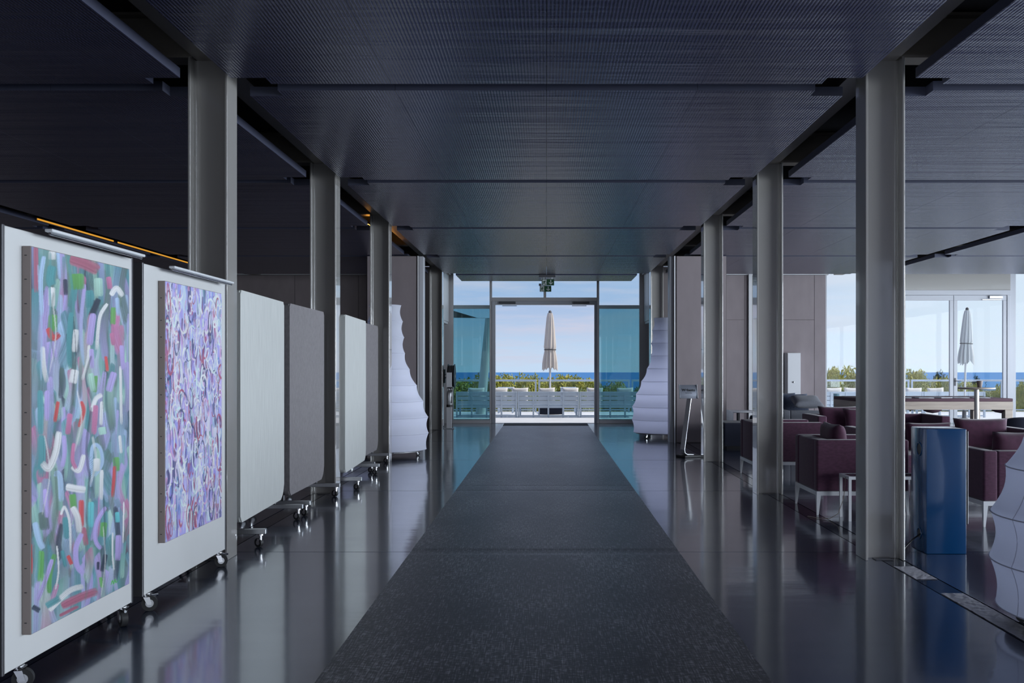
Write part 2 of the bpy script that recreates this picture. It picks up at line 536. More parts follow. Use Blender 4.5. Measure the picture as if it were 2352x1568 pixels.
# ------------------------------------------------------------------ layout numbers
BAY = 3.71
YC = [7.305 + BAY * i for i in range(5)]        # centres of the five column rows in view
XI, XO = 2.305, 2.590                            # inner and outer faces of the columns
CEIL = 3.45
YW = 24.6                                        # glazed front wall
GAP = 0.085

# ------------------------------------------------------------------ floor: slabs with recessed joints
floor = MB().box(-12.5, 13.5, -8, 25.0, -0.30, -0.012).build('floor', M['joint'])
struct(floor, 'dark blue glossy resin floor in large slabs with thin joints')
xs = [(-12.4, -7.10), (-7.09, -2.585), (-2.425, 2.425), (2.585, 7.09), (7.10, 13.4)]
yl = [-8.0] + [YC[0] + BAY * i + 0.18 for i in range(-3, 5)] + [24.95]
for j in range(len(yl) - 1):
    for (x0, x1) in xs:
        y0, y1 = yl[j] + (0.045 if j else 0), yl[j + 1] - 0.045
        MB().box(x0 + 0.004, x1 - 0.004, y0 + 0.004, y1 - 0.004, -0.011, 0.0).build('floor_slab', M['floor'], floor)
for j in range(1, len(yl) - 1):
    for (x0, x1) in xs:
        MB().box(x0 + 0.004, x1 - 0.004, yl[j] - 0.045, yl[j] + 0.045, -0.011, -0.001).build('joint_strip', M['floor'], floor)
for sx in (-1, 1):
    for j in range(len(yl) - 1):
        MB().box(*sorted((sx * 2.430, sx * 2.580)), yl[j] + 0.004, yl[j + 1] - 0.004, -0.011, -0.001).build('trench_cover', M['strip'], floor)

# silver tape stuck over the right-hand trench cover
random.seed(5)
def tape_strip(y0, y1, label):
    bm = bmesh.new()
    n, mm = int((y1 - y0) / 0.03), 6
    g = []
    for i in range(n + 1):
        row = []
        for j in range(mm + 1):
            x = 2.436 + 0.138 * j / mm
            h = 0.0015 + 0.0025 * abs(math.sin(i * 1.7 + j * 0.9 + math.sin(i * 0.37) * 3)) * (0.3 + 0.7 * (random.random() > 0.6))
            row.append(bm.verts.new((x, y0 + (y1 - y0) * i / n, h)))
        g.append(row)
    for i in range(n):
        for j in range(mm):
            bm.faces.new((g[i][j], g[i][j + 1], g[i + 1][j + 1], g[i + 1][j]))
    r = bmesh.ops.solidify(bm, geom=list(bm.faces), thickness=0.0015)
    me = bpy.data.meshes.new('tape_strip'); bm.to_mesh(me); bm.free()
    me.materials.append(M['tape'])
    o = link('tape_strip', me)
    tag(o, label, 'tape')
tape_strip(4.55, 6.15, 'wrinkled silver tape on the floor trench, beside the big lantern at the right edge')
tape_strip(6.55, 6.98, 'short wrinkled silver tape patch on the floor just in front of the right-hand column')

# ------------------------------------------------------------------ carpet runner and mat
bm = bmesh.new()
ys = []
y = -6.0
while y < 23.5:
    ys.append(y); y += 0.05
ys.append(23.52)
def carp_h(y):
    h = 0.009
    for c, d in ((YC[0] + 0.16, 0.006), (YC[0] + 0.25, 0.004), (YC[1] + 0.16, 0.006), (YC[1] + 0.62, 0.004), (YC[2] + 0.2, 0.004)):
        h -= d * math.exp(-((y - c) / 0.03) ** 2)
    return h
top = []
for y in ys:
    top.append([bm.verts.new((x, y, carp_h(y))) for x in (-1.022, -0.5, 0.0, 0.5, 0.998)])
for a, b in zip(top, top[1:]):
    for j in range(4):
        bm.faces.new((a[j], a[j + 1], b[j + 1], b[j]))
bot = [[bm.verts.new((x, y, 0.0005)) for x in (-1.022, 0.998)] for y in (ys[0], ys[-1])]
def side(row_idx, bx):
    pass
edge_l = [bm.verts.new((-1.022, y, 0.0005)) for y in ys]
edge_r = [bm.verts.new((0.998, y, 0.0005)) for y in ys]
for i in range(len(ys) - 1):
    bm.faces.new((top[i][0], top[i + 1][0], edge_l[i + 1], edge_l[i]))
    bm.faces.new((top[i][4], edge_r[i], edge_r[i + 1], top[i + 1][4]))
bm.faces.new((top[-1][0], top[-1][1], top[-1][2], top[-1][3], top[-1][4], edge_r[-1], edge_l[-1]))
for row in bot:
    for v in row: bm.verts.remove(v)
bmesh.ops.recalc_face_normals(bm, faces=bm.faces)
me = bpy.data.meshes.new('carpet_runner'); bm.to_mesh(me); bm.free()
for p in me.polygons: p.use_smooth = True
me.set_sharp_from_angle(angle=R(50))
me.materials.append(M['carpet'])
tag(link('carpet_runner', me), 'long charcoal woven carpet runner leading down the hall to the door', 'carpet')
tag(MB().box(-1.03, 1.0, 23.56, 24.42, 0.0005, 0.016, 0.004).build('door_mat', M['mat']),
    'dark doormat lying across the end of the carpet at the door', 'doormat')

# ------------------------------------------------------------------ ceiling: roof slab, beams and ribbed panels
ceiling = MB().box(-13, 14, -8.2, 25.3, 3.98, 4.25).build('ceiling', M['soffit'])
struct(ceiling, 'dark ribbed suspended ceiling panels with open slots between them')
def hbeam_y(x, y0, y1):
    b = MB()
    b.box(x - 0.11, x + 0.11, y0, y1, 3.64, 3.66); b.box(x - 0.11, x + 0.11, y0, y1, 3.95, 3.97)
    b.box(x - 0.008, x + 0.008, y0, y1, 3.66, 3.95)
    return b.build('roof_beam', M['beam'], ceiling)
def hbeam_x(y, x0, x1):
    b = MB()
    b.box(x0, x1, y - 0.09, y + 0.09, 3.64, 3.66); b.box(x0, x1, y - 0.09, y + 0.09, 3.95, 3.97)
    b.box(x0, x1, y - 0.008, y + 0.008, 3.66, 3.95)
    return b.build('roof_beam', M['beam'], ceiling)
XCOL = (XI + XO) / 2
for x in (-XCOL, XCOL, -7.08, 7.12):
    hbeam_y(x, -8, 24.3)
for i in range(-3, 5):
    yy = YC[0] + BAY * i
    for x0, x1 in ((-12.4, -7.20), (-6.96, -2.57), (-2.33, 2.33), (2.57, 7.0), (7.24, 13)):
        hbeam_x(yy, x0, x1)
bays = [(-12.2, -7.24, 4, 1), (-6.92, -2.60, 4, 1), (-2.245, 2.245, 4, 1), (2.62, 6.96, 4, 1), (7.28, 13.0, 5, 1)]
TH = 0.07
def edge_mat(o):
    o.data.materials.append(M['ceil_edge'])
    for q in o.data.polygons:
        if abs(q.normal.z) < 0.5: q.material_index = 1
    return o
for j in range(-4, 4):
    y0 = YC[0] + BAY * j + GAP
    y1 = YC[0] + BAY * (j + 1) - GAP
    if j == 3: y1 = 22.02
    for (x0, x1, nb, _) in bays:
        w = (x1 - x0) / nb
        for k in range(nb):
            a, b = x0 + k * w, x0 + (k + 1) * w
            nl = 0.25 if k == 0 else 0.0
            nr = 0.25 if k == nb - 1 else 0.0
            ny = 0.15 if abs(x0) != 13 else 0
            # polygon with the column notches cut out of the outer corners
            p = []
            p += [(a + nl, y0)] if nl else [(a, y0)]
            p += [(b - nr, y0), (b - nr, y0 + ny), (b, y0 + ny)] if nr else [(b, y0)]
            p += [(b, y1 - ny), (b - nr, y1 - ny), (b - nr, y1)] if nr else [(b, y1)]
            p += [(a + nl, y1), (a + nl, y1 - ny), (a, y1 - ny), (a, y0 + ny), (a + nl, y0 + ny)] if nl else [(a, y1)]
            g = 0.0012
            p = [(u + g if abs(u - a) < 1e-6 else (u - g if abs(u - b) < 1e-6 else u), v) for u, v in p]
            edge_mat(MB().prism(p, CEIL, CEIL + TH).build('ceiling_panel', M['ceiling'], ceiling))
for k in range(4):      # the short canopy panel just before the glazed front
    a = -2.03 + k * 1.015
    MB().prism([(a + .001, 22.28), (a + 1.014, 22.28), (a + 1.014, 23.85), (a + .001, 23.85)], CEIL, CEIL + TH).build('ceiling_panel', M['ceiling'], ceiling)

# ------------------------------------------------------------------ columns
ordw = ['first', 'second', 'third', 'fourth', 'fifth']
def make_column(sx, y, label):
    t = thing('steel_column', label, 'column', (0, y, 0), group='steel columns along the carpet')
    d = 0.115
    MB().box(*sorted((sx * XI, sx * (XI + 0.018))), -d, d, 0.0, 3.64, 0.003, 1).build('flange', M['steel'], t)
    MB().box(*sorted((sx * (XO - 0.018), sx * XO)), -d, d, 0.0, 3.64, 0.003, 1).build('flange', M['steel'], t)
    w = MB()
    x0, x1 = sorted((sx * (XI + 0.018), sx * (XO - 0.018)))
    w.box(x0, x1, -0.007, 0.007, 0.0, 3.64)
    for s2 in (-1, 1):      # rolled root fillets
        for xe, dr in ((x0, 1), (x1, -1)):
            pts = [(xe, s2 * 0.007)]
            for a in range(5):
                t_ = a / 4 * PI / 2
                pts.append((xe + dr * 0.022 * (1 - math.sin(t_)), s2 * (0.007 + 0.022 * (1 - math.cos(t_)))))
            w.prism(pts, 0.0, 3.64)
    w.build('web', M['steel'], t, smooth=40)
    MB().box(x0 + 0.06, x1 - 0.06, -0.105, -0.02, 0.0, 0.006, 0.002).build('floor_cleat', M['darkalu'], t)
    return t
cl = ['nearest grey steel column left of the carpet, between the paintings and the felt screens',
      'second grey steel column left of the carpet, between the taupe and cream felt screens',
      'third grey steel column left of the carpet, in front of the white lantern']
cr_ = ['nearest grey steel column right of the carpet, beside the blue box',
       'second grey steel column right of the carpet, in front of the far purple armchair',
       'third grey steel column right of the carpet, beside the sign stand']
for i in range(3):
    make_column(-1, YC[i], cl[i]); make_column(1, YC[i], cr_[i])
make_column(-1, YC[4], 'farthest grey steel column on the left, by the hose reel')
make_column(1, YC[4], 'farthest grey steel column on the right, behind the white lantern')

# ------------------------------------------------------------------ walls
def wall_with_panels(name, label, x0, x1, y, zt, joints, rows, face=-1, mat_=None, depth=0.2):
    """core behind, proud panels on the camera side; joints in x, rows in z"""
    w = MB().box(x0, x1, y, y + depth, 0, zt).build(name, M['wallbase'])
    struct(w, label)
    xs_ = [x0] + joints + [x1]
    for a, b in zip(xs_, xs_[1:]):
        zs = [0.06] + rows.get((a, b), []) + [zt]
        for z0, z1 in zip(zs, zs[1:]):
            MB().box(a + 0.004, b - 0.004, y - 0.025, y - 0.0005, z0 + 0.004, z1 - 0.004, 0.002, 1).build('wall_panel', mat_ or M['wall'], w)
    return w
# left hall back wall
jl = [-12.4 + 1.56 * i for i in range(1, 6)]
wall_with_panels('wall_back_left', 'brown panelled back wall of the dark left hall', -12.45, -2.92, 24.4, 3.64, jl, {})
struct(MB().box(-12.45, -2.92, 24.34, 24.6, 3.645, 3.70).build('trim_1', M['white']), 'thin pale trim strip above the brown left back wall')
# right hall back wall, next to the windows
wr = wall_with_panels('wall_back_right', 'lilac grey panelled wall left of the right-hand windows', 5.28, 6.84, 24.4, 3.64, [6.56], {(5.28, 6.56): [2.55]})
wr2 = wall_with_panels('wall_back_middle', 'lilac grey panelled wall behind the seating, between the columns', 2.95, 4.93, 24.4, 3.64, [4.85], {(2.95, 4.85): [2.55]})
struct(MB().box(4.94, 5.02, 24.30, 24.55, 0, 3.68).build('trim_2', M['white']), 'white vertical trim between the two grey wall panels')
struct(MB().box(5.02, 5.275, 24.5, 24.6, 0, 3.66).build('trim_3', M['steel']), 'grey recessed strip between the two wall panels')
struct(MB().box(2.95, 6.9, 24.34, 24.6, 3.645, 3.70).build('trim_4', M['white']), 'thin pale trim strip above the right back wall')
# piers that wrap the fourth columns
for sx, nm, lb in ((-1, 'wall_pier_left', 'brown fabric pier wall behind the left lantern'), (1, 'wall_pier_right', 'brown grey fabric pier wall behind the sign stand')):
    a, b = sorted((sx * 2.35, sx * 3.32))
    p = MB().box(a, b, 18.36, 18.70, 0, 3.44).build(nm, M['wallbase'])
    struct(p, lb)
    a, b = sorted((sx * 2.40, sx * 3.30))
    MB().box(a, b, 18.335, 18.3595, 0.012, 3.435, 0.003, 1).build('wall_panel', M['wall'], p)
    a, b = sorted((sx * 2.275, sx * 2.349))
    MB().box(a, b, 18.40, 18.66, 0, 3.44, 0.004, 1).build('edge_trim', M['wframe'], p)
    a, b = sorted((sx * 2.352, sx * 2.375))
    MB().box(a, b, 18.33, 18.359, 0, 3.44).build('edge_trim', M['white'], p)
# vestibule side walls
for sx, nm, lb in ((-1, 'wall_vestibule_left', 'pale side wall of the doorway bay behind the hose reel'), (1, 'wall_vestibule_right', 'pale side wall of the doorway bay with a dark recess under it')):
    a, b = sorted((sx * 2.62, sx * 2.90))
    p = MB().box(a, b, 22.5, 24.58, 0, 3.66).build(nm, M['wallbase'])
    struct(p, lb)
    a, b = sorted((sx * 2.40, sx * 2.619))
    MB().box(a, b, 23.35, 24.50, 2.50, 3.66, 0.004, 1).build('wall_panel', M['white'], p)
    MB().box(a, b, 22.55, 23.33, 1.30 if sx > 0 else 0.02, 3.66, 0.004, 1).build('wall_panel', M['white'], p)
    a, b = sorted((sx * 2.56, sx * 2.619))
    MB().box(a, b, 23.36, 24.5, 0.02, 2.49).build('recess_panel', M['wallbase'], p)
    a, b = sorted((sx * 2.42, sx * 2.60))
    MB().box(a, b, 23.37, 24.49, 2.44, 2.498).build('ledge', M['white'], p)
# outer shell: solid left wall, rear wall with a broad opening, posts of the glazed side
struct(MB().box(-12.8, -12.5, -8, 25, 0, 3.98).build('wall_left', M['wall']), 'brown far wall of the dark left hall')
rw = MB()
rw.box(-12.5, -4.6, -8.0, -7.8, 0, 3.98); rw.box(5.6, 13.5, -8.0, -7.8, 0, 3.98); rw.box(-4.6, 5.6, -8.0, -7.8, 3.2, 3.98)
struct(rw.build('wall_rear', M['wall']), 'rear wall around the glazed entrance')
for i in range(9):
    struct(MB().box(13.30, 13.42, -3.2 + BAY * i - 0.06, -3.2 + BAY * i + 0.06, 0, 3.98).build('trim_%d' % (5 + i), M['wframe']), 'white post of the glazed side facade')

# ------------------------------------------------------------------ front glazing in the centre
g1 = setting('window_1', 'glazed screen around the open double door')
def bar(x0, x1, z0, z1, name='frame_bar', m=None, par=None, y0=YW, d=0.10, bev=0.004):
    return MB().box(x0, x1, y0, y0 + d, z0, z1, bev, 1).build(name, m or M['frame'], par)
XA, XB = -1.345, 1.245           # outer faces of the door frame at the door plane
for x0, x1 in ((-2.615, -2.30), (XA - 0.06, XA), (XB, XB + 0.06), (2.30, 2.615)):
    bar(x0, x1, 0, 3.97, 'mullion', M['frame'], g1)
bar(XA, XB, 3.02, 3.11, 'transom', M['frame'], g1)
bar(-0.07, -0.005, 3.11, 3.97, 'mullion', M['frame'], g1)
for x0, x1 in ((-2.30, XA - 0.06), (XB + 0.06, 2.30)):
    bar(x0, x1, 0.0, 0.085, 'sill_rail', M['frame'], g1)
    MB().box(x0, x1, YW + 0.03, YW + 0.042, 0.085, 3.97).build('pane', M['glass_cyan'], g1)
for x0, x1 in ((XA, -0.07), (-0.005, XB)):
    MB().box(x0, x1, YW + 0.03, YW + 0.042, 3.11, 3.97).build('pane', M['glass_cyan'], g1)
# door frame, closers, threshold
d1 = setting('door_1', 'open double glass door with both leaves folded back outside')
for x0, x1 in ((XA, XA + 0.085), (XB - 0.06, XB)):
    bar(x0, x1, 0.0, 3.02, 'jamb', M['wframe'], d1, YW - 0.02, 0.14)
bar(XA + 0.085, XB - 0.06, 2.93, 3.02, 'head', M['wframe'], d1, YW - 0.02, 0.14)
MB().box(XA + 0.09, XB - 0.065, YW - 0.01, YW + 0.1, 0.0, 0.012).build('threshold', M['alu'], d1)
for s, x in ((-1, -0.96), (1, 0.86)):
    c = MB().box(x - 0.20, x + 0.20, YW - 0.075, YW - 0.022, 2.945, 3.005, 0.006, 1).build('door_closer', M['signgrey'], d1)
    MB().box(x - 0.05 * s - 0.18, x - 0.05 * s + 0.18, YW - 0.06, YW - 0.045, 2.895, 2.91).build('closer_arm', M['dark'], c)
for x0, x1 in ((-2.36, XA - 0.03), (XB + 0.03, 2.36)):
    y0 = YW + 0.13
    lf = MB()
    lf.box(x0, x1, y0, y0 + 0.045, 2.84, 2.93); lf.box(x0, x1, y0, y0 + 0.045, 0.02, 0.10)
    o = lf.build('door_leaf', M['frame'], d1)
    MB().box(x0, x1, y0 + 0.015, y0 + 0.027, 0.10, 2.84).build('leaf_pane', M['glass_teal'], o)

# ------------------------------------------------------------------ front glazing on the right
g2 = setting('window_2', 'tall windows beside the closed white terrace doors')
for x0, x1 in ((6.85, 6.93), (8.60, 8.70), (11.46, 11.60), (13.2, 13.3)):
    bar(x0, x1, 0, 3.97, 'mullion', M['wframe'], g2)
for x0, x1 in ((6.93, 8.60), (11.60, 13.2)):
    bar(x0, x1, 0.0, 0.08, 'sill_rail', M['wframe'], g2)
    MB().box(x0, x1, YW + 0.03, YW + 0.042, 0.08, 3.97).build('pane', M['glass_clear'], g2)
MB().box(8.70, 11.46, YW - 0.01, YW + 0.08, 3.29, 3.97).build('header_panel', M['steel'], g2)
d2 = setting('door_2', 'closed white double glass door to the terrace')
bar(8.70, 11.46, 3.17, 3.29, 'head', M['wframe'], d2, YW - 0.03, 0.14)
bar(8.70, 8.78, 0, 3.17, 'jamb', M['wframe'], d2, YW - 0.02, 0.12)
bar(11.38, 11.46, 0, 3.17, 'jamb', M['wframe'], d2, YW - 0.02, 0.12)
for x0, x1, hs in ((8.785, 10.055, 1), (10.065, 11.375, -1)):
    lf = MB()
    lf.box(x0, x1, YW, YW + 0.06, 3.04, 3.165, 0.004, 1); lf.box(x0, x1, YW, YW + 0.06, 0.01, 0.10, 0.004, 1)
    lf.box(x0, x0 + 0.09, YW, YW + 0.06, 0.10, 3.04, 0.004, 1); lf.box(x1 - 0.09, x1, YW, YW + 0.06, 0.10, 3.04, 0.004, 1)
    o = lf.build('door_leaf', M['wframe'], d2)
    MB().box(x0 + 0.09, x1 - 0.09, YW + 0.02, YW + 0.032, 0.10, 3.04).build('leaf_pane', M['glass_clear'], o)
    if hs < 0:
        hx = x0 + 0.03
        h = MB(); h.box(hx - 0.02, hx + 0.02, YW - 0.012, YW - 0.001, 0.93, 1.12)
        h.tube((hx, YW - 0.001, 1.05), (hx, YW - 0.05, 1.05), 0.009); h.tube((hx, YW - 0.05, 1.05), (hx + 0.13, YW - 0.05, 1.045), 0.009)
        h.build('door_handle', M['signgrey'], o)
        MB().box(x1 - 0.45, x1 - 0.12, YW - 0.06, YW - 0.001, 3.08, 3.15, 0.005, 1).build('door_closer', M['alu'], o)
        MB().box(x1 - 0.62, x1 - 0.15, YW - 0.045, YW - 0.03, 3.045, 3.06).build('closer_arm', M['alu'], o)

# ------------------------------------------------------------------ casters (a part, with its wheel as sub-part)
def caster(parent, x, y, h, r, yaw=0.0, brake=False, smooth=40):
    """fork under a plate at height h, wheel of radius r on the floor"""
    c, s = math.cos(yaw), math.sin(yaw)
    def P(u, v, z): return (x + u * c - v * s, y + u * s + v * c, z)
    f = MB()
    off = r * 0.45
    f.tube(P(0, 0, h - 0.001), P(0, 0, h - 0.012), r * 0.62, n=14)
    f.tube(P(0, 0, h - 0.012), P(0, 0, r * 1.55), r * 0.34, n=12)
    for q in (-1, 1):
        a = [P(-r * 0.30, q * r * 0.42, r * 1.85), P(r * 0.45, q * r * 0.42, r * 1.85), P(off + r * 0.28, q * r * 0.42, r * 0.85), P(off - r * 0.25, q * r * 0.42, r * 0.80)]
        b = [P(-r * 0.30, q * r * 0.50, r * 1.85), P(r * 0.45, q * r * 0.50, r * 1.85), P(off + r * 0.28, q * r * 0.50, r * 0.85), P(off - r * 0.25, q * r * 0.50, r * 0.80)]
        A = [f.bm.verts.new(p) for p in a]; B = [f.bm.verts.new(p) for p in b]
        f.bm.faces.new(A); f.bm.faces.new(B[::-1])
        for i in range(4): f.bm.faces.new((A[i], A[(i + 1) % 4], B[(i + 1) % 4], B[i]))
    if brake:
        f.tube(P(r * 0.2, 0, r * 1.9), P(r * 1.5, 0, r * 1.95), r * 0.16, n=8)
    fo = f.build('caster', M['chrome'], parent, smooth=smooth)
    w = MB()
    w.tube(P(off, -r * 0.36, r), P(off, r * 0.36, r), r * 0.98, n=24)
    wo = w.build('wheel', M['rubber'], fo, smooth=40)
    hub = MB()
    hub.tube(P(off, -r * 0.39, r), P(off, r * 0.39, r), r * 0.50, n=16)
    hub.build('wheel_hub', M['alu'], fo, smooth=40)
    return fo

# ------------------------------------------------------------------ display boards with the two paintings
BX = -2.28          # front face of the boards
def display_board(y0, y1, z0, z1, label, wheels):
    t = thing('display_board', label, 'display board', (BX - 0.03, (y0 + y1) / 2, 0), group='white display boards on casters')
    h = (y1 - y0) / 2
    MB().box(-0.026, 0.03, -h + 0.02, h - 0.02, z0, z1, 0.003, 1).build('board', M['board'], t)
    MB().box(-0.03, 0.031, -h, -h + 0.0195, z0 - 0.004, z1 + 0.004, 0.002, 1).build('edge_profile', M['darkalu'], t)
    MB().box(-0.03, 0.031, h - 0.0195, h, z0 - 0.004, z1 + 0.004, 0.002, 1).build('edge_profile', M['darkalu'], t)
    for (dy, yaw, br) in wheels:
        caster(t, 0.012, dy, z0 - 0.001, 0.045, yaw, br)
        caster(t, -0.20, dy, z0 - 0.001, 0.045, yaw + 2.6, False)
        MB().box(-0.26, 0.04, dy - 0.025, dy + 0.025, z0 - 0.012, z0 - 0.0045).build('foot_bar', M['darkalu'], t)
    return t
display_board(4.17, 5.49, 0.105, 1.995, 'nearest white display board, carrying the larger painting in greens and lilac', ((-0.50, 0.3, False), (0.56, -0.9, True)))
display_board(5.62, 7.08, 0.105, 1.985, 'second white display board, carrying the lavender painting, next to the first column', ((-0.64, 0.4, True), (0.62, 0.3, True)))

PAL = dict(W=(214, 219, 231), LB=(150, 172, 212), LI=(160, 145, 195), TE=(72, 132, 138), GR=(88, 147, 75), DG=(82, 102, 96), RD=(186, 68, 68),
           PK=(176, 106, 142), NV=(36, 46, 62), MG=(152, 186, 172), MR=(152, 86, 106), CY=(92, 170, 176), BG=(70, 165, 66), SL=(110, 130, 150))
def alb(c, k=1.55):
    l = lin(*c)
    return Vector([min(0.88, v * k) for v in l[:3]])

class Strokes:
    """paints bristly, overlapping strokes on a fine grid: colour and thickness of the paint at every grid point"""
    def __init__(s, x, y0, y1, z0, z1, nw, nh, ground, seed):
        s.x, s.y0, s.y1, s.z0, s.z1, s.nw, s.nh = x, y0, y1, z0, z1, nw, nh
        s.c = np.zeros((nh, nw, 3)); s.c[:] = ground
        s.h = np.zeros((nh, nw))
        s.rng = np.random.default_rng(seed)
    def add(s, pts, w, col, col2=None, mapf=None, opacity=0.92, dry=0.35):
        P = np.array(pts, float)
        if len(P) == 2: P = np.array([P[0], (P[0] + P[1]) / 2, P[1]])
        n = len(P) - 1
        ts = np.linspace(0, n - 1e-6, 60 if n < 4 else 130)
        u = ts.astype(int); f = (ts - u)[:, None]
        p0, p1, p2, p3 = P[np.maximum(u - 1, 0)], P[u], P[u + 1], P[np.minimum(u + 2, n)]
        C = 0.5 * (2 * p1 + (p2 - p0) * f + (2 * p0 - 5 * p1 + 4 * p2 - p3) * f ** 2 + (3 * p1 - p0 - 3 * p2 + p3) * f ** 3)
        D = np.gradient(C, axis=0); D /= np.maximum(np.linalg.norm(D, axis=1, keepdims=True), 1e-9)
        Nn = np.stack([-D[:, 1], D[:, 0]], 1)
        # refine so that no grid point is skipped
        def to_grid(q):
            if mapf:
                yy = s.x * F / (q[..., 0] - VX); zz = CH - (q[..., 1] - VY) * yy / F
            else:
                yy, zz = q[..., 0], q[..., 1]
            return (yy - s.y0) / (s.y1 - s.y0) * (s.nw - 1), (zz - s.z0) / (s.z1 - s.z0) * (s.nh - 1)
        gy, gz = to_grid(C)
        ln = np.sum(np.hypot(np.diff(gy), np.diff(gz)))
        a0 = to_grid(C + Nn * w / 2); a1 = to_grid(C - Nn * w / 2)
        wpx = np.max(np.hypot(a0[0] - a1[0], a0[1] - a1[1]))
        m = int(max(8, ln * 1.7)); nb = int(max(5, wpx * 1.7))
        t = np.linspace(0, 1, m); b = np.linspace(-1, 1, nb)
        idx = t * (len(C) - 1)
        Ci = np.stack([np.interp(idx, np.arange(len(C)), C[:, k]) for k in (0, 1)], 1)
        Ni = np.stack([np.interp(idx, np.arange(len(C)), Nn[:, k]) for k in (0, 1)], 1)
        e = np.minimum(t, 1 - t) * 2
        rag = s.rng.uniform(0.0, 0.10, nb)
        wid = 0.55 + 0.45 * np.sqrt(np.clip(1 - (1 - np.clip(e * 2.5, 0, 1)) ** 2, 0, 1))
        Q = Ci[:, None, :] + Ni[:, None, :] * (wid[:, None] * b[None, :] * w / 2)[..., None]
        gy, gz = to_grid(Q)
        streak = np.convolve(s.rng.normal(0, 1, nb + 4), [.25, .5, .25], 'same')[2:-2]
        A = opacity * (1 - np.abs(b) ** 5)[None, :] * np.clip((t[:, None] + 0.02) / (rag[None, :] + 0.02), 0, 1) * np.clip((1 - t[:, None]) / (rag[None, :] * 2.5 + 0.03), 0, 1)
        A = A * (1 - dry * np.clip(streak[None, :] * 0.5 + 0.5 * t[:, None], 0, 1))
        iy = np.rint(gy).astype(int); iz = np.rint(gz).astype(int)
        ok = (iy >= 0) & (iy < s.nw) & (iz >= 0) & (iz < s.nh)
        if not ok.any(): return
        c1 = np.array(col); c2 = np.array(col2 if col2 is not None else col)
        iy0, iz0 = iy[ok], iz[ok]
        under = s.c[iz0, iy0].mean(0)
        cc = (c1[None, None, :] * (1 - t[:, None, None]) + c2[None, None, :] * t[:, None, None]) * (1 + 0.16 * streak)[None, :, None]
        cc = cc * 0.93 + under * 0.07
        al = np.zeros((s.nh, s.nw)); np.maximum.at(al, (iz0, iy0), A[ok])
        lay = np.zeros((s.nh, s.nw, 3)); lay[iz0, iy0] = cc[ok]
        hh = np.zeros((s.nh, s.nw)); hh[iz0, iy0] = (0.5 + 0.35 * streak)[None, :].repeat(m, 0)[ok]
        y_a, y_b, z_a, z_b = iy0.min(), iy0.max() + 1, iz0.min(), iz0.max() + 1
        sl = (slice(z_a, z_b), slice(y_a, y_b))
        a = al[sl][..., None]
        s.c[sl] = s.c[sl] * (1 - a) + lay[sl] * a
        s.h[sl] = s.h[sl] * (1 - al[sl] * 0.7) + hh[sl] * al[sl]
    def build(s, parent):
        ys = np.linspace(s.y0, s.y1, s.nw) - parent.location.y
        zs = np.linspace(s.z0, s.z1, s.nh) - parent.location.z
        Y, Z = np.meshgrid(ys, zs)
        X = (s.x - parent.location.x) + 0.0009 * s.h
        co = np.stack([X, Y, Z], -1).reshape(-1, 3)
        i = np.arange(s.nh - 1)[:, None] * s.nw + np.arange(s.nw - 1)[None, :]
        q = np.stack([i, i + 1, i + s.nw + 1, i + s.nw], -1).reshape(-1, 4)
        me = bpy.data.meshes.new('paint_layer')
        me.vertices.add(len(co)); me.vertices.foreach_set('co', co.ravel())
        me.loops.add(q.size); me.loops.foreach_set('vertex_index', q.ravel().astype(np.int32))
        me.polygons.add(len(q)); me.polygons.foreach_set('loop_start', (np.arange(len(q)) * 4).astype(np.int32))
        me.update(calc_edges=True)
        me.polygons.foreach_set('use_smooth', np.ones(len(q), bool))
        a = me.attributes.new('paint', 'FLOAT_COLOR', 'POINT')
        rgba = np.ones((len(co), 4)); rgba[:, :3] = np.clip(s.c.reshape(-1, 3), 0.002, 0.92)
        a.data.foreach_set('color', rgba.ravel())
        me.validate()
        me.materials.append(M['paint'])
        o = link('paint_layer', me, parent)
        o['kind'] = 'stuff'
        return o

def painting(y0, y1, z0, z1, label):
    x0, x1 = BX + 0.001, BX + 0.041
    t = thing('painting', label, 'painting', (x0, (y0 + y1) / 2, z0))
    h = (y1 - y0) / 2
    MB().box(0, x1 - x0, -h, h, 0, z1 - z0, 0.003, 1).build('canvas', M['canvas'], t)
    st = MB()
    zz = 0.05
    while zz < z1 - z0 - 0.04:
        st.box(0.012, 0.022, -h - 0.0012, -h + 0.0005, zz, zz + 0.004); zz += 0.115 + 0.02 * math.sin(zz * 20)
    so = st.build('staples', M['dark'], t); so['kind'] = 'stuff'
    return t, x1
# the larger painting
random.seed(11)
PY0, PY1, PZ0, PZ1 = 4.325, 5.345, 0.235, 1.925
pt, px1 = painting(PY0, PY1, PZ0, PZ1, 'large abstract painting of green, teal and lilac strokes with white arcs and red dabs')
S1 = Strokes(px1 + 0.0004, PY0 + 0.003, PY1 - 0.003, PZ0 + 0.003, PZ1 - 0.003, 260, 600, alb(PAL['SL']), 1)
names = ['TE', 'DG', 'LI', 'SL', 'MG', 'LB', 'TE', 'DG', 'PK', 'LI', 'MG', 'NV']
for i in range(260):                                  # broad ground layer covering the canvas
    yy, zz = random.uniform(PY0, PY1), random.uniform(PZ0, PZ1)
    l = random.uniform(0.08, 0.25)
    col = alb(PAL[random.choice(['TE', 'DG', 'SL', 'LI', 'DG', 'TE', 'MG'])]) * random.uniform(0.65, 1.0)
    S1.add([(yy, zz - l), (yy + random.uniform(-.04, .04), zz), (yy, zz + l)], random.uniform(0.08, 0.16), col, alb(PAL[random.choice(['TE', 'DG', 'SL', 'MG'])]) * 0.9, opacity=0.6)
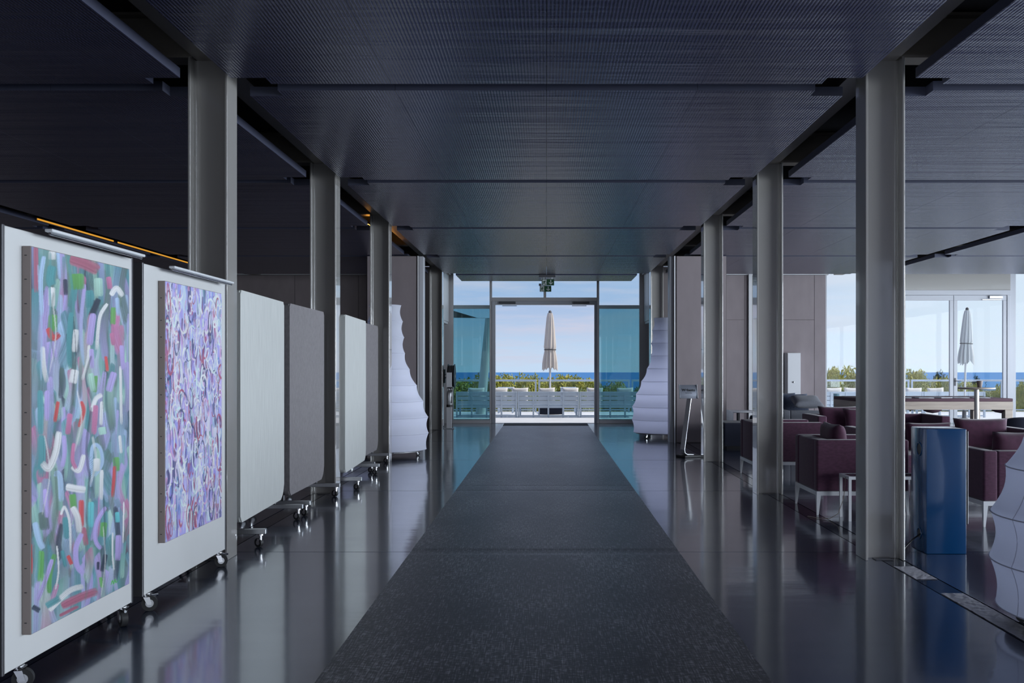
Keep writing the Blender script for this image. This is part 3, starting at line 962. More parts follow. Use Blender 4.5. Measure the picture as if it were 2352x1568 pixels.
for i in range(210):
    yy, zz = random.uniform(PY0, PY1), random.uniform(PZ0 + 0.03, PZ1 - 0.03)
    l = random.uniform(0.07, 0.22); bend = random.uniform(-0.07, 0.07)
    n = random.choice(names)
    S1.add([(yy, zz + l), (yy + bend, zz), (yy + random.uniform(-.04, .04), zz - l)], random.uniform(0.04, 0.11), alb(PAL[n]) * random.uniform(0.75, 1.05), alb(PAL[random.choice(names)]) * 0.85, opacity=0.88, dry=0.3)
def pix(px, py, x=px1 + 0.0005):
    y = x * F / (px - VX)
    return (y, CH - (py - VY) * y / F)
MAN = [  # upper half: points in a 3.564x enlargement from (40, 560)
 (0, 'MR', [(150, 20), (155, 400)], 45), (0, 'LB', [(215, 100), (190, 300), (200, 600)], 40), (0, 'W', [(285, 60), (285, 130)], 62),
 (0, 'TE', [(285, 180), (270, 280), (280, 340)], 85), (0, 'LB', [(330, 60), (345, 290)], 30), (0, 'MR', [(430, 120), (560, 165), (665, 220)], 105),
 (0, 'GR', [(485, 245), (490, 375)], 130), (0, 'NV', [(390, 290), (395, 420)], 42), (0, 'MG', [(660, 280), (665, 430)], 80),
 (0, 'TE', [(590, 380), (590, 525)], 72), (0, 'NV', [(665, 450), (600, 590)], 55), (0, 'W', [(280, 355), (280, 515)], 62),
 (0, 'GR', [(290, 580), (290, 720)], 80), (0, 'RD', [(250, 690), (290, 770), (345, 735)], 55), (0, 'W', [(735, 490), (680, 580), (660, 700), (648, 870)], 34),
 (0, 'W', [(765, 420), (810, 362), (862, 430)], 48), (0, 'PK', [(745, 270), (758, 370)], 48), (0, 'LI', [(620, 570), (600, 720), (590, 830)], 62),
 (0, 'W', [(480, 700), (465, 885)], 52), (0, 'TE', [(440, 560), (420, 800), (430, 1020)], 48), (0, 'LI', [(265, 800), (295, 935)], 78),
 (0, 'W', [(205, 840), (215, 1000), (242, 1135)], 44), (0, 'W', [(585, 830), (575, 960), (528, 1115)], 28), (0, 'W', [(470, 1030), (450, 1140)], 75),
 (0, 'LI', [(605, 860), (610, 1020)], 42), (0, 'RD', [(722, 920), (737, 1045)], 28), (0, 'RD', [(520, 1290), (542, 1370), (500, 1500)], 34),
 (0, 'W', [(608, 1370), (640, 1270), (695, 1232)], 42), (0, 'W', [(690, 1290), (682, 1485)], 32), (0, 'RD', [(332, 1290), (305, 1460)], 34),
 (0, 'LI', [(790, 1050), (745, 1210)], 62), (0, 'GR', [(642, 1080), (632, 1215)], 36), (0, 'MG', [(600, 1060), (622, 1205)], 52),
 (0, 'W', [(842, 1000), (850, 1480)], 26), (0, 'LI', [(240, 1200), (240, 1450)], 46), (0, 'TE', [(185, 1200), (190, 1560)], 55),
 (0, 'GR', [(785, 520), (780, 660)], 50), (0, 'LB', [(815, 440), (825, 590)], 38), (0, 'PK', [(770, 730), (785, 830)], 40), (0, 'LI', [(850, 830), (865, 1030)], 40),
 (0, 'PK', [(640, 1320), (625, 1560)], 50), (0, 'MG', [(690, 1500), (700, 1560)], 70), (0, 'PK', [(430, 1390), (410, 1560)], 50),
 # lower half: points in a 3.41x enlargement from (40, 1000)
 (1, 'TE', [(190, 0), (190, 330)], 70), (1, 'W', [(325, -30), (300, 130), (245, 255), (190, 212)], 58), (1, 'LI', [(365, 0), (370, 130), (350, 250)], 38),
 (1, 'W', [(520, 150), (482, 272), (425, 240)], 44), (1, 'PK', [(440, 60), (430, 190), (460, 262)], 34),
 (1, 'LB', [(575, 400), (580, 130), (610, 72), (652, 112), (662, 220), (600, 325)], 32), (1, 'W', [(620, 180), (620, 280)], 60), (1, 'W', [(660, 270), (655, 505)], 32),
 (1, 'GR', [(772, 170), (775, 280)], 58), (1, 'RD', [(762, 240), (745, 485)], 32), (1, 'LB', [(290, 300), (330, 320), (342, 520)], 48),
 (1, 'W', [(380, 400), (455, 415), (535, 425)], 62), (1, 'GR', [(430, 460), (440, 575)], 62), (1, 'CY', [(575, 520), (570, 720)], 58),
 (1, 'RD', [(500, 505), (500, 720)], 48), (1, 'MR', [(515, 720), (540, 860)], 46), (1, 'TE', [(375, 640), (388, 810)], 58),
 (1, 'W', [(340, 620), (368, 560), (408, 680), (415, 925)], 22), (1, 'W', [(430, 560), (470, 640), (485, 760)], 54), (1, 'LI', [(505, 765), (458, 880), (468, 1020), (525, 1085)], 46),
 (1, 'LI', [(690, 560), (622, 680), (612, 820), (655, 890)], 38), (1, 'GR', [(677, 680), (668, 795)], 58), (1, 'DG', [(200, 600), (212, 740)], 90),
 (1, 'LI', [(215, 420), (226, 645)], 40), (1, 'LB', [(138, 680), (168, 820), (205, 885)], 56), (1, 'GR', [(187, 905), (178, 1145)], 55),
 (1, 'GR', [(290, 930), (252, 1100), (248, 1235)], 44), (1, 'LI', [(272, 970), (212, 1150), (155, 1295)], 40), (1, 'RD', [(105, 850), (110, 1085)], 20),
 (1, 'W', [(308, 865), (322, 1050), (298, 1205)], 16), (1, 'RD', [(395, 940), (425, 1010)], 34), (1, 'TE', [(350, 900), (375, 1030)], 34),
 (1, 'W', [(250, 1370), (400, 1220), (520, 1180)], 46), (1, 'MR', [(345, 1335), (500, 1262), (632, 1215)], 70), (1, 'MR', [(330, 1410), (480, 1335)], 26),
 (1, 'NV', [(118, 1340), (175, 1372)], 46), (1, 'TE', [(225, 1335), (335, 1270)], 56), (1, 'NV', [(690, 930), (662, 1065)], 44), (1, 'NV', [(632, 990), (630, 1052)], 26),
 (1, 'LI', [(790, 780), (785, 980)], 50), (1, 'W', [(745, 760), (745, 940), (756, 1055)], 15), (1, 'GR', [(650, 1110), (662, 1190)], 30),
 (1, 'BG', [(732, 1168), (745, 1135), (752, 1160), (765, 1125), (772, 1150), (795, 1118)], 8), (1, 'W', [(832, 520), (826, 845)], 13),
 (1, 'CY', [(780, 600), (785, 680)], 40), (1, 'SL', [(770, 500), (800, 560)], 50), (1, 'W', [(800, 0), (812, 140)], 26)]
for half, n, pts, w in MAN:
    k, ox, oy = ((3.564, 40, 560), (3.41, 40, 1000))[half]
    S1.add([(ox + a / k, oy + b / k) for a, b in pts], w / k, alb(PAL[n]), alb(PAL[n]) * random.uniform(0.7, 0.95), mapf=True, opacity=1.0, dry=0.12)
random.seed(77)
for i in range(26):                                   # thin glazing drags that tie the picture together
    yy, zz = random.uniform(PY0, PY1), random.uniform(PZ0 + 0.1, PZ1 - 0.1)
    l = random.uniform(0.10, 0.26)
    S1.add([(yy, zz + l), (yy + random.uniform(-.06, .06), zz), (yy + random.uniform(-.03, .03), zz - l)], random.uniform(0.01, 0.03), alb(PAL[random.choice(['W', 'LB', 'LI', 'TE', 'DG', 'NV'])]), None, opacity=0.55, dry=0.6)
S1.build(pt)

# the lavender painting
random.seed(23)
QY0, QY1, QZ0, QZ1 = 5.845, 6.865, 0.365, 1.905
qt, qx1 = painting(QY0, QY1, QZ0, QZ1, 'smaller abstract painting of dense lavender, white and navy loops')
S2 = Strokes(qx1 + 0.0004, QY0 + 0.003, QY1 - 0.003, QZ0 + 0.003, QZ1 - 0.003, 230, 480, alb((150, 145, 200)), 2)
P2 = dict(L=(166, 158, 212), P=(205, 214, 232), A=(176, 216, 226), N=(46, 56, 98), C=(150, 62, 88), K=(190, 140, 180), B=(96, 120, 180), G=(70, 130, 120), V=(128, 118, 182), W=(226, 232, 240), T=(70, 140, 180))
for i in range(200):
    yy, zz = random.uniform(QY0, QY1), random.uniform(QZ0, QZ1)
    l = random.uniform(0.06, 0.16)
    S2.add([(yy, zz - l), (yy, zz), (yy, zz + l)], random.uniform(0.06, 0.12), alb(P2[random.choice('LVLKAVP')]), alb(P2[random.choice('LVPAB')]), opacity=0.7)
for i in range(420):
    yy, zz = random.uniform(QY0, QY1), random.uniform(QZ0, QZ1)
    l = random.uniform(0.02, 0.085)
    S2.add([(yy, zz + l), (yy + random.uniform(-.03, .03), zz), (yy, zz - l)], random.uniform(0.018, 0.05), alb(P2[random.choice('NNNNNCCCKABGNTWWAPN')]), alb(P2[random.choice('NCKABVLN')]), opacity=0.88)
for i in range(430):
    yy, zz = random.uniform(QY0 + .01, QY1 - .01), random.uniform(QZ0 + .02, QZ1 - .02)
    ry, rz = random.uniform(0.022, 0.065), random.uniform(0.04, 0.12)
    a0 = random.uniform(0, 2 * PI); da = random.uniform(1.6, 5.8)
    tilt = random.uniform(-.25, .25)
    pts = []
    for q in range(9):
        a = a0 + da * q / 8
        u, v = ry * math.cos(a), rz * math.sin(a)
        pts.append((yy + u + tilt * v, zz + v))
    c = random.choice('LLLLPPPPPVVWWWWAAAKKBNNNCC')
    S2.add(pts, random.uniform(0.007, 0.022), alb(P2[c]), alb(P2[random.choice('LPVWA' if c not in 'NC' else c)]), opacity=0.95, dry=0.2)
S2.build(qt)

# picture lights on top of the boards
def picture_light(y0, y1, z, label):
    t = thing('picture_light', label, 'picture light', (-2.20, (y0 + y1) / 2, z), group='slim LED bars over the paintings')
    h = (y1 - y0) / 2
    MB().box(-0.018, 0.018, -h, h, -0.006, 0.008, 0.003, 1).build('housing', M['lip'], t)
    MB().tube((0.0, -h + 0.01, -0.012), (0.0, h - 0.01, -0.012), 0.007, n=10).build('tube', M['chrome'], t, smooth=40)
    for dy in (-h * 0.5, h * 0.5):
        MB().box(-0.112, -0.012, dy - 0.012, dy + 0.012, 0.0085, 0.014).build('bracket', M['alu'], t)
picture_light(4.40, 5.42, 2.002, 'slim white light bar above the larger green painting')
picture_light(5.85, 6.96, 1.985, 'slim white light bar above the lavender painting')

# ------------------------------------------------------------------ felt screens on rolling feet
def felt_screen(x0, y0, x1, y1, fab, label, z0=0.20, z1=1.99):
    ln = math.hypot(x1 - x0, y1 - y0)
    rz = math.atan2(y1 - y0, x1 - x0) - PI / 2
    t = thing('felt_screen', label, 'room divider', ((x0 + x1) / 2 - 0.035, (y0 + y1) / 2, 0), rz, group='felt covered rolling screens')
    h = ln / 2
    def outline(e, c):
        p = []
        for (yy, zz, a0, r) in ((h - e - c, z0 + c, -PI / 2, c), (h - e - 0.03, z1 - 0.03, 0, 0.03), (-h + e + 0.03, z1 - 0.03, PI / 2, 0.03), (-h + e + 0.05, z0 + 0.05, PI, 0.05)):
            for k in range(6):
                a = a0 + k / 5 * PI / 2
                p.append((yy + r * math.cos(a), zz + r * math.sin(a)))
        return p
    b = MB().prism(outline(0.01, 0.13), -0.03, 0.035, 'YZ', bevel=0.012)
    # softly uneven felt
    bmesh.ops.subdivide_edges(b.bm, edges=[e for e in b.bm.edges if e.calc_length() > 0.3], cuts=5, use_grid_fill=True)
    b.build('felt_panel', fab, t, smooth=50)
    pp = MB().prism(outline(0.004, 0.13), -0.036, -0.0305, 'YZ').build('back_board', M['darkalu'], t)
    for dy in (-h + 0.10, h - 0.02):
        MB().box(-0.072, -0.0365, dy - 0.02, dy + 0.02, 0.145, z1 - 0.05, 0.003, 1).build('post', M['darkalu'], t)
        f = MB().box(-0.40, 0.21, dy - 0.022, dy + 0.022, 0.105, 0.1445, 0.003, 1).build('foot_bar', M['alu'], t)
        caster(f, 0.165, dy, 0.105, 0.036, 2.6, False)
        caster(f, -0.35, dy, 0.105, 0.036, 0.5, False)
felt_screen(-2.345, 7.62, -2.40, 9.12, M['fabric_light'], 'cream felt screen just beyond the paintings')
felt_screen(-2.385, 9.24, -2.40, 10.76, M['fabric_grey'], 'taupe grey felt screen between the cream screen and the second column')
felt_screen(-2.27, 11.22, -2.34, 12.92, M['fabric_light'], 'cream felt screen just behind the second column')
felt_screen(-2.44, 13.06, -2.45, 14.50, M['fabric_grey'], 'small looking taupe felt screen beside the third column')

# ------------------------------------------------------------------ white lanterns
RAD = [.644, .677, .671, .595, .492, .381, .308, .295, .275, .248]
def lantern_mesh():
    prof = []
    for k in range(9):
        for j in range(8):
            t = j / 8
            r = RAD[k] * (1 - t) + RAD[k + 1] * t
            r -= 0.030 * math.sin(PI * t) * (1 if k > 0 else 0.7)
            prof.append((r, 0.11 + 0.25 * (k + t)))
    prof.append((RAD[9], 2.36))
    return prof
def add_fill(t, power=6.0):  # added fill light inside a shade, brightens fabric that daylight leaves too dark
    d = bpy.data.lights.new('lantern_bulb', 'POINT')
    d.energy = power; d.color = (0.74, 0.80, 1.0); d.shadow_soft_size = 0.12
    o = bpy.data.objects.new('lantern_bulb', d); COL.objects.link(o)
    o.parent = t; o.location = (0, 0, 0.75)
def lantern(x, y, label, rz=0.0):
    t = thing('fabric_lantern', label, 'lantern', (x, y, 0), rz, group='tall white fabric lanterns')
    sh = MB().lathe(lantern_mesh(), 64)
    bmesh.ops.delete(sh.bm, geom=[f for f in sh.bm.faces if len(f.verts) > 4], context='FACES')
    sh.build('shade', M['lantern'], t, smooth=60)
    for k in range(10):
        MB().ring(RAD[k] + 0.001, 0.0035, 0.11 + 0.25 * k, n=56, m=6).build('hoop', M['hoop'], t, smooth=60)
    for a in (0.15, 0.15 + 2 * PI / 3, 0.15 + 4 * PI / 3):
        pr = lantern_mesh()
        MB().path([((r + 0.001) * math.cos(a - PI * 0.62), (r + 0.001) * math.sin(a - PI * 0.62), z) for r, z in pr], 0.0022, 5).build('seam', M['hoop'], t)
    MB().lathe([(0.56, 0.085), (0.60, 0.085), (0.60, 0.108), (0.56, 0.108)], 48).build('base_ring', M['darkalu'], t)
    for a in (0.2, 0.2 + PI / 2, 0.2 + PI, 0.2 + 3 * PI / 2):
        caster(t, 0.50 * math.cos(a), 0.50 * math.sin(a), 0.086, 0.030, a)
    return t
lamp0 = lantern(-2.53, 15.62, 'tall white fabric lantern on the left, behind the third column')
lamp1 = dup(lamp0, (2.37, 19.7, 0), 0.4, 'tall white fabric lantern on the right of the door, half behind the pier')
dup(lamp0, (3.07, 5.24, 0), 0.9, 'white fabric lantern cut off by the right edge, beside the silver tape')
add_fill(lamp0, 5.0); add_fill(lamp1, 8.0)

# ------------------------------------------------------------------ blue box by the nearest right column
t = thing('speaker_box', 'glossy blue upright box with round holes standing beside the nearest right column', 'speaker', (2.99, 7.60, 0))
MB().box(-0.15, 0.15, -0.16, 0.16, 0.0, 0.935, 0.008, 2).build('cabinet', M['blue'], t, smooth=40)
for z, r in ((0.775, 0.048), (0.135, 0.040)):
    MB().ring(r, 0.006, 0, n=28, m=8, axis='X', ctr=(-0.151, -0.02, z)).build('port_rim', M['blue'], t, smooth=60)
    MB().tube((-0.149, -0.02, z), (-0.1525, -0.02, z), r, n=24).build('port', M['black'], t, smooth=40)
MB().box(0.1505, 0.168, -0.15, 0.15, 0.22, 0.92, 0.004, 1).build('grille', M['black'], t)
cb = MB().path([(2.835, 7.55, 0.135), (2.76, 7.50, 0.10), (2.69, 7.45, 0.055), (2.655, 7.42, 0.03), (2.645, 7.40, 0.012), (2.64, 7.32, 0.006)], 0.006)
tag(cb.build('power_cable', M['black'], None, smooth=60), 'black cable running from the blue box towards the column foot', 'cable')

# ------------------------------------------------------------------ sign stand
t = thing('sign_stand', 'slanted metal sign stand with a printed plate, in front of the right pier', 'sign', (2.19, 15.45, 0), 0.5)
MB().box(-0.14, 0.17, -0.12, 0.12, 0.0, 0.035, 0.006, 1).build('base_plate', M['black'], t)
pole = MB()
pts = [(0.08, 0.04), (-0.04, 0.045), (-0.085, 0.07), (-0.095, 0.12), (-0.035, 0.50), (0.035, 0.93)]
sec = [(u, v) for u, v in pts]
rows_ = []
for i, (u, v) in enumerate(sec):
    a = Vector(sec[min(i + 1, len(sec) - 1)]) - Vector(sec[max(i - 1, 0)])
    a.normalize(); nrm = Vector((-a.y, a.x)) * 0.005
    rows_.append([pole.bm.verts.new((u + nrm.x * q, w, v + nrm.y * q)) for q, w in ((-1, -0.055), (-1, 0.055), (1, 0.055), (1, -0.055))])
for a, b in zip(rows_, rows_[1:]):
    for i in range(4):
        pole.bm.faces.new((a[i], a[(i + 1) % 4], b[(i + 1) % 4], b[i]))
pole.bm.faces.new(rows_[0][::-1]); pole.bm.faces.new(rows_[-1])
pole.build('pole', M['alu'], t)
# curved plate, facing the carpet and the camera
plate_rot = (R(-14), 0, -0.5 + 0.12)
pl = MB()
n = 10
f_, b_ = [], []
for i in range(n + 1):
    s = i / n - 0.5
    z = 0.215 * s; bow = -0.022 * (1 - (2 * s) ** 2)
    f_.append([pl.bm.verts.new((x, bow, z)) for x in (-0.135, 0.135)])
    b_.append([pl.bm.verts.new((x, bow + 0.006, z)) for x in (-0.135, 0.135)])
for i in range(n):
    pl.bm.faces.new((f_[i][0], f_[i][1], f_[i + 1][1], f_[i + 1][0])); pl.bm.faces.new((b_[i][1], b_[i][0], b_[i + 1][0], b_[i + 1][1]))
    for q in (0, 1): pl.bm.faces.new((f_[i][q], f_[i + 1][q], b_[i + 1][q], b_[i][q]))
pl.bm.faces.new((f_[0][0], f_[0][1], b_[0][1], b_[0][0])); pl.bm.faces.new((f_[n][0], f_[n][1], b_[n][1], b_[n][0]))
po = pl.build('plate', M['plate'], t, smooth=40, loc=(-0.01, -0.03, 1.015), rot=plate_rot)
for sx in (-1, 1):
    MB().box(sx * 0.139 - 0.004, sx * 0.139 + 0.004, -0.026, 0.008, -0.11, 0.11, 0.001, 1).build('plate_edge', M['alu'], po)
def text_mesh(body, size, bold=0.0):
    cu = bpy.data.curves.new('t', 'FONT')
    cu.body = body; cu.size = size; cu.align_x = 'CENTER'; cu.align_y = 'CENTER'; cu.extrude = 0.0004; cu.offset = bold
    o = bpy.data.objects.new('t', cu); COL.objects.link(o)
    bpy.context.view_layer.update()
    me = bpy.data.meshes.new_from_object(o)
    bpy.data.objects.remove(o); bpy.data.curves.remove(cu)
    me.materials.clear(); me.materials.append(M['ink'])
    return me
link('lettering', text_mesh('Webasto', 0.056, 0.0016), po, (0.0, -0.0235, 0.018), (PI / 2, 0, 0))
link('lettering', text_mesh('Feel the Drive', 0.019), po, (0.0, -0.0225, -0.026), (PI / 2, 0, 0))

# ------------------------------------------------------------------ exit signs
def exit_sign(x, y, z, w, label, bracket=True):
    t = thing('exit_sign', label, 'exit sign', (x, y, z), group='green exit signs above the door')
    h = w * 0.50
    MB().box(-w / 2, w / 2, -0.012, 0.012, -h / 2, h / 2, 0.002, 1).build('panel', M['green'], t)
    yy = -0.0135
    def flat(name, polys, m, y=yy):
        b = MB()
        for p in polys:
            b.prism([(u * w, v * h) for u, v in p], y, y + 0.0012, 'XZ')
        return b.build(name, m, t)
    flat('pictogram_field', [[(-0.44, -0.44), (-0.12, -0.44), (-0.12, 0.44), (-0.44, 0.44)]], M['signwhite'])
    man = [[(-0.23, 0.36), (-0.19, 0.36), (-0.18, 0.26), (-0.22, 0.24), (-0.25, 0.28)],              # head
           [(-0.34, 0.20), (-0.26, 0.24), (-0.22, 0.18), (-0.29, -0.10), (-0.35, -0.06)],            # torso
           [(-0.26, 0.20), (-0.22, 0.18), (-0.14, 0.02), (-0.17, -0.02), (-0.24, 0.08)],             # arm forward
           [(-0.40, 0.12), (-0.33, 0.22), (-0.30, 0.18), (-0.37, 0.04), (-0.42, 0.02)],              # arm back
           [(-0.33, -0.08), (-0.27, -0.06), (-0.20, -0.22), (-0.18, -0.42), (-0.23, -0.42), (-0.25, -0.24)],
           [(-0.36, -0.06), (-0.31, -0.08), (-0.35, -0.28), (-0.43, -0.32), (-0.43, -0.24), (-0.39, -0.22)]]
    flat('running_figure', man, M['green'], yy - 0.0014)
    flat('arrow', [[(0.20, 0.40), (0.26, 0.40), (0.26, -0.28), (0.20, -0.28)],
                   [(0.23, -0.36), (0.23, -0.24), (0.36, 0.02), (0.40, -0.06)], [(0.23, -0.36), (0.06, -0.06), (0.10, 0.02), (0.23, -0.24)]], M['signwhite'])
    return t
t1 = exit_sign(0.035, 22.22, 3.283, 0.275, 'upper green exit sign with running figure and arrow, hanging nearer')
MB().box(-0.20, 0.17, -0.05, 0.05, 0.115, 0.166, 0.006, 1).build('lamp_housing', M['signgrey'], t1)
for sx in (-0.09, 0.09):
    MB().tube((sx, 0, 0.068), (sx, 0, 0.116), 0.004, n=8).build('hanger', M['alu'], t1)
t2 = exit_sign(-0.02, 23.80, 3.262, 0.275, 'lower green exit sign with running figure and arrow, hanging farther')
MB().box(-0.16, -0.10, -0.012, 0.03, 0.07, 0.125, 0.003, 1).build('lamp_housing', M['signgrey'], t2)
MB().box(-0.13, 0.13, -0.012, 0.03, 0.0685, 0.075).build('hanger_rail', M['alu'], t2)
for sx in (-0.09, 0.09):
    MB().tube((sx, 0, 0.075), (sx, 0, 0.188), 0.004, n=8).build('hanger', M['alu'], t2)

# ------------------------------------------------------------------ hose reel and extinguisher stand by the left of the door
t = thing('hose_reel', 'black fire hose reel on the wall left of the door', 'hose reel', (-2.22, 23.3, 1.18))
for dx in (-0.075, 0.075):
    MB().tube((dx - 0.006, 0, 0), (dx + 0.006, 0, 0), 0.285, n=36).build('reel_disc', M['black'], t, smooth=30)
for dx in (-0.045, 0.0, 0.045):
    MB().ring(0.23, 0.026, 0, n=36, m=10, axis='X', ctr=(dx, 0, 0)).build('hose_coil', M['rubber'], t, smooth=60)
MB().tube((-0.175, 0, 0), (0.09, 0, 0), 0.05, n=16).build('axle', M['alu'], t, smooth=40)
MB().box(-0.182, -0.15, -0.1, 0.1, -0.16, 0.16, 0.004, 1).build('wall_bracket', M['dark'], t)
t = thing('extinguisher_stand', 'grey metal post with a fire extinguisher box, left of the door', 'fire extinguisher', (-2.20, 22.5, 0))
MB().box(-0.13, 0.13, -0.10, 0.10, 0, 0.012, 0.003, 1).build('base_plate', M['alu'], t)
MB().box(-0.06, 0.06, -0.02, 0.02, 0.012, 1.27, 0.004, 1).build('post', M['white'], t)
MB().lathe([(0.0, 0.50), (0.06, 0.50), (0.068, 0.53), (0.068, 0.80), (0.05, 0.86), (0.022, 0.88), (0.022, 0.91), (0.0, 0.91)], 20, c=(0.02, -0.092)).build('cylinder', M['alu'], t, smooth=40)
MB().lathe([(0.072, 0.495), (0.072, 0.55), (0.0685, 0.55), (0.0685, 0.495)], 20, c=(0.02, -0.092)).build('foot_ring', M['black'], t, smooth=40)
v = MB(); v.box(-0.03, 0.09, -0.11, -0.075, 0.911, 0.94); v.path([(0.04, -0.15, 0.915), (0.07, -0.17, 0.86), (0.075, -0.175, 0.72), (0.07, -0.17, 0.58)], 0.011)
v.build('valve_and_hose', M['black'], t)

# ------------------------------------------------------------------ upholstered seating
def soft(b, x0, x1, y0, y1, z0, z1, r, seg=3):
    return b.box(x0, x1, y0, y1, z0, z1, r, seg)
def seat_unit(name, w, d, fab, label, cat, loc, rz, seats=1, top=0.71, group=None, legs=True):
    """front towards local -Y; arms and back of one height, on a white rail with four tapered legs"""
    t = thing(name, label, cat, loc, rz, group=group)
    at, bt = 0.125, 0.15
    hw, hd = w / 2, d / 2
    z0 = 0.225
    MB().box(-hw + at + 0.002, hw - at - 0.002, -hd + 0.01, hd - bt - 0.002, z0, 0.315, 0.01, 2).build('seat_base', fab, t, smooth=40)
    for s in (-1, 1):
        soft(MB(), *sorted((s * (hw - at), s * hw)), -hd, hd, z0, top, 0.022).build('arm', fab, t, smooth=40)
    soft(MB(), -hw + at + 0.001, hw - at - 0.001, hd - bt, hd - 0.004, z0, top - 0.003, 0.022).build('back', fab, t, smooth=40)
    sw = (w - 2 * at - 0.006) / seats
    for i in range(seats):
        x0 = -hw + at + 0.003 + i * sw
        soft(MB(), x0 + 0.003, x0 + sw - 0.003, -hd - 0.005, hd - bt - 0.004, 0.316, 0.445, 0.03).build('seat_cushion', fab, t, smooth=40)
    if legs:
        r = MB()
        for (x0, x1, y0, y1) in ((-hw, hw, -hd, -hd + 0.03), (-hw, hw, hd - 0.03, hd), (-hw, -hw + 0.03, -hd + 0.03, hd - 0.03), (hw - 0.03, hw, -hd + 0.03, hd - 0.03)):
            r.box(x0, x1, y0, y1, 0.185, 0.2245)
        r.build('base_rail', M['white'], t)
        for sx in (-1, 1):
            for sy in (-1, 1):
                lg = MB()
                a, b = 0.040, 0.018
                X, Y = sx * hw, sy * hd
                T = [lg.bm.verts.new((X - sx * u * a, Y - sy * v_ * a, 0.1845)) for u, v_ in ((0, 0), (1, 0), (1, 1), (0, 1))]
                B = [lg.bm.verts.new((X - sx * u * b, Y - sy * v_ * b, 0.0)) for u, v_ in ((0, 0), (1, 0), (1, 1), (0, 1))]
                lg.bm.faces.new(T); lg.bm.faces.new(B[::-1])
                for i in range(4): lg.bm.faces.new((T[i], T[(i + 1) % 4], B[(i + 1) % 4], B[i]))
                lg.build('leg', M['white'], t)
    return t
def cushion_mesh(w, h, th, seed=0):
    rnd = random.Random(seed)
    b = bmesh.new()
    n = 14
    G = [[], []]
    for s in (0, 1):
        for i in range(n + 1):
            row = []
            for j in range(n + 1):
                u, v = i / n * 2 - 1, j / n * 2 - 1
                pin = 1 - 0.06 * (1 - abs(u) ** 2) * abs(v) ** 4 * 1.0
                x = u * w / 2 * (1 - 0.07 * (1 - v * v) * (u * u)); z = v * h / 2 * (1 - 0.07 * (1 - u * u) * (v * v))
                k = ((1 - u ** 4) * (1 - v ** 4)) ** 0.45
                y = (th / 2) * k * (1 if s else -1) * (1 + 0.08 * math.sin(3 * u + seed) * math.cos(2 * v + seed))
                if s and (i in (0, n) or j in (0, n)): row.append(G[0][i][j])
                else: row.append(b.verts.new((x, y, z)))
            G[s].append(row)
        for i in range(n):
            for j in range(n):
                q = (G[s][i][j], G[s][i + 1][j], G[s][i + 1][j + 1], G[s][i][j + 1])
                b.faces.new(q if s == 0 else q[::-1])
    bmesh.ops.recalc_face_normals(b, faces=b.faces)
    me = bpy.data.meshes.new('cushion'); b.to_mesh(me); b.free()
    for p in me.polygons: p.use_smooth = True
    return me
def cushion(w, h, th, m, label, loc, rz=0.0, lean=0.0, seed=0, group=None, name='cushion', roll=0.0):
    me = cushion_mesh(w, h, th, seed); me.materials.append(m)
    o = link(name, me, None, loc)
    o.rotation_euler = (Matrix.Rotation(rz, 4, 'Z') @ Matrix.Rotation(lean, 4, 'X') @ Matrix.Rotation(roll, 4, 'Y')).to_euler()
    return tag(o, label, 'cushion', group)

GP = 'purple lounge seating right of the carpet'
GC = 'loose purple cushions on the lounge seating'
seat_unit('armchair', 0.82, 0.87, M['purple'], 'purple armchair turned away from the carpet, behind the small white table', 'armchair', (2.985, 9.80, 0), PI / 2, group=GP)
cushion(0.56, 0.40, 0.17, M['purple_dark'], 'plump purple cushion leaning on the near purple armchair, beside the column', (2.83, 9.80, 0.652), PI / 2, -0.12, 1, GC)
seat_unit('armchair', 0.82, 0.87, M['purple'], 'farther purple armchair half hidden behind the second right column', 'armchair', (2.99, 12.72, 0), PI / 2, group=GP)
cushion(0.5, 0.36, 0.15, M['purple'], 'purple cushion in the far armchair behind the second right column', (2.84, 12.72, 0.632), PI / 2, -0.12, 2, GC)
seat_unit('sofa', 1.85, 0.88, M['purple'], 'purple sofa facing the camera between the two right columns, at the back', 'sofa', (4.72, 14.35, 0), 0.0, seats=2, group=GP)
cushion(0.62, 0.38, 0.16, M['purple_dark'], 'left dark purple cushion on the back purple sofa', (4.25, 14.44, 0.642), 0.08, -0.22, 3, GC)
cushion(0.62, 0.36, 0.16, M['purple_dark'], 'second dark purple cushion on the back purple sofa, beside the nearest column', (4.55, 14.22, 0.632), 0.05, -0.30, 4, GC)
seat_unit('sofa', 1.90, 0.88, M['purple'], 'purple sofa facing the camera behind the blue box', 'sofa', (4.42, 11.2, 0), 0.0, seats=2, group=GP)
cushion(0.54, 0.32, 0.16, M['purple_dark'], 'dark purple cushion on the sofa just left of the blue box top', (4.33, 11.28, 0.612), 0.05, -0.22, 5, GC)
cushion(0.62, 0.37, 0.17, M['purple_dark'], 'large dark purple cushion on the sofa just right of the blue box top', (4.92, 11.26, 0.637), 0.0, -0.20, 6, GC)
cushion(0.44, 0.34, 0.15, M['purple_dark'], 'dark purple cushion on the sofa partly hidden by the nearest right column', (3.82, 11.32, 0.622), 0.0, -0.20, 7, GC)
seat_unit('armchair', 0.92, 0.88, M['purple'], 'purple armchair seen from behind between the blue box and the right lantern', 'armchair', (4.28, 9.14, 0), PI, top=0.665, group=GP)
cushion(0.46, 0.37, 0.15, M['purple_dark'], 'left dark purple cushion in the armchair seen from behind', (4.22, 8.97, 0.637), PI + 0.1, -0.14, 8, GC)
cushion(0.44, 0.36, 0.14, M['purple_dark'], 'right dark purple cushion in the armchair seen from behind, at the picture edge', (4.37, 9.16, 0.63), PI - 0.1, -0.18, 9, GC)

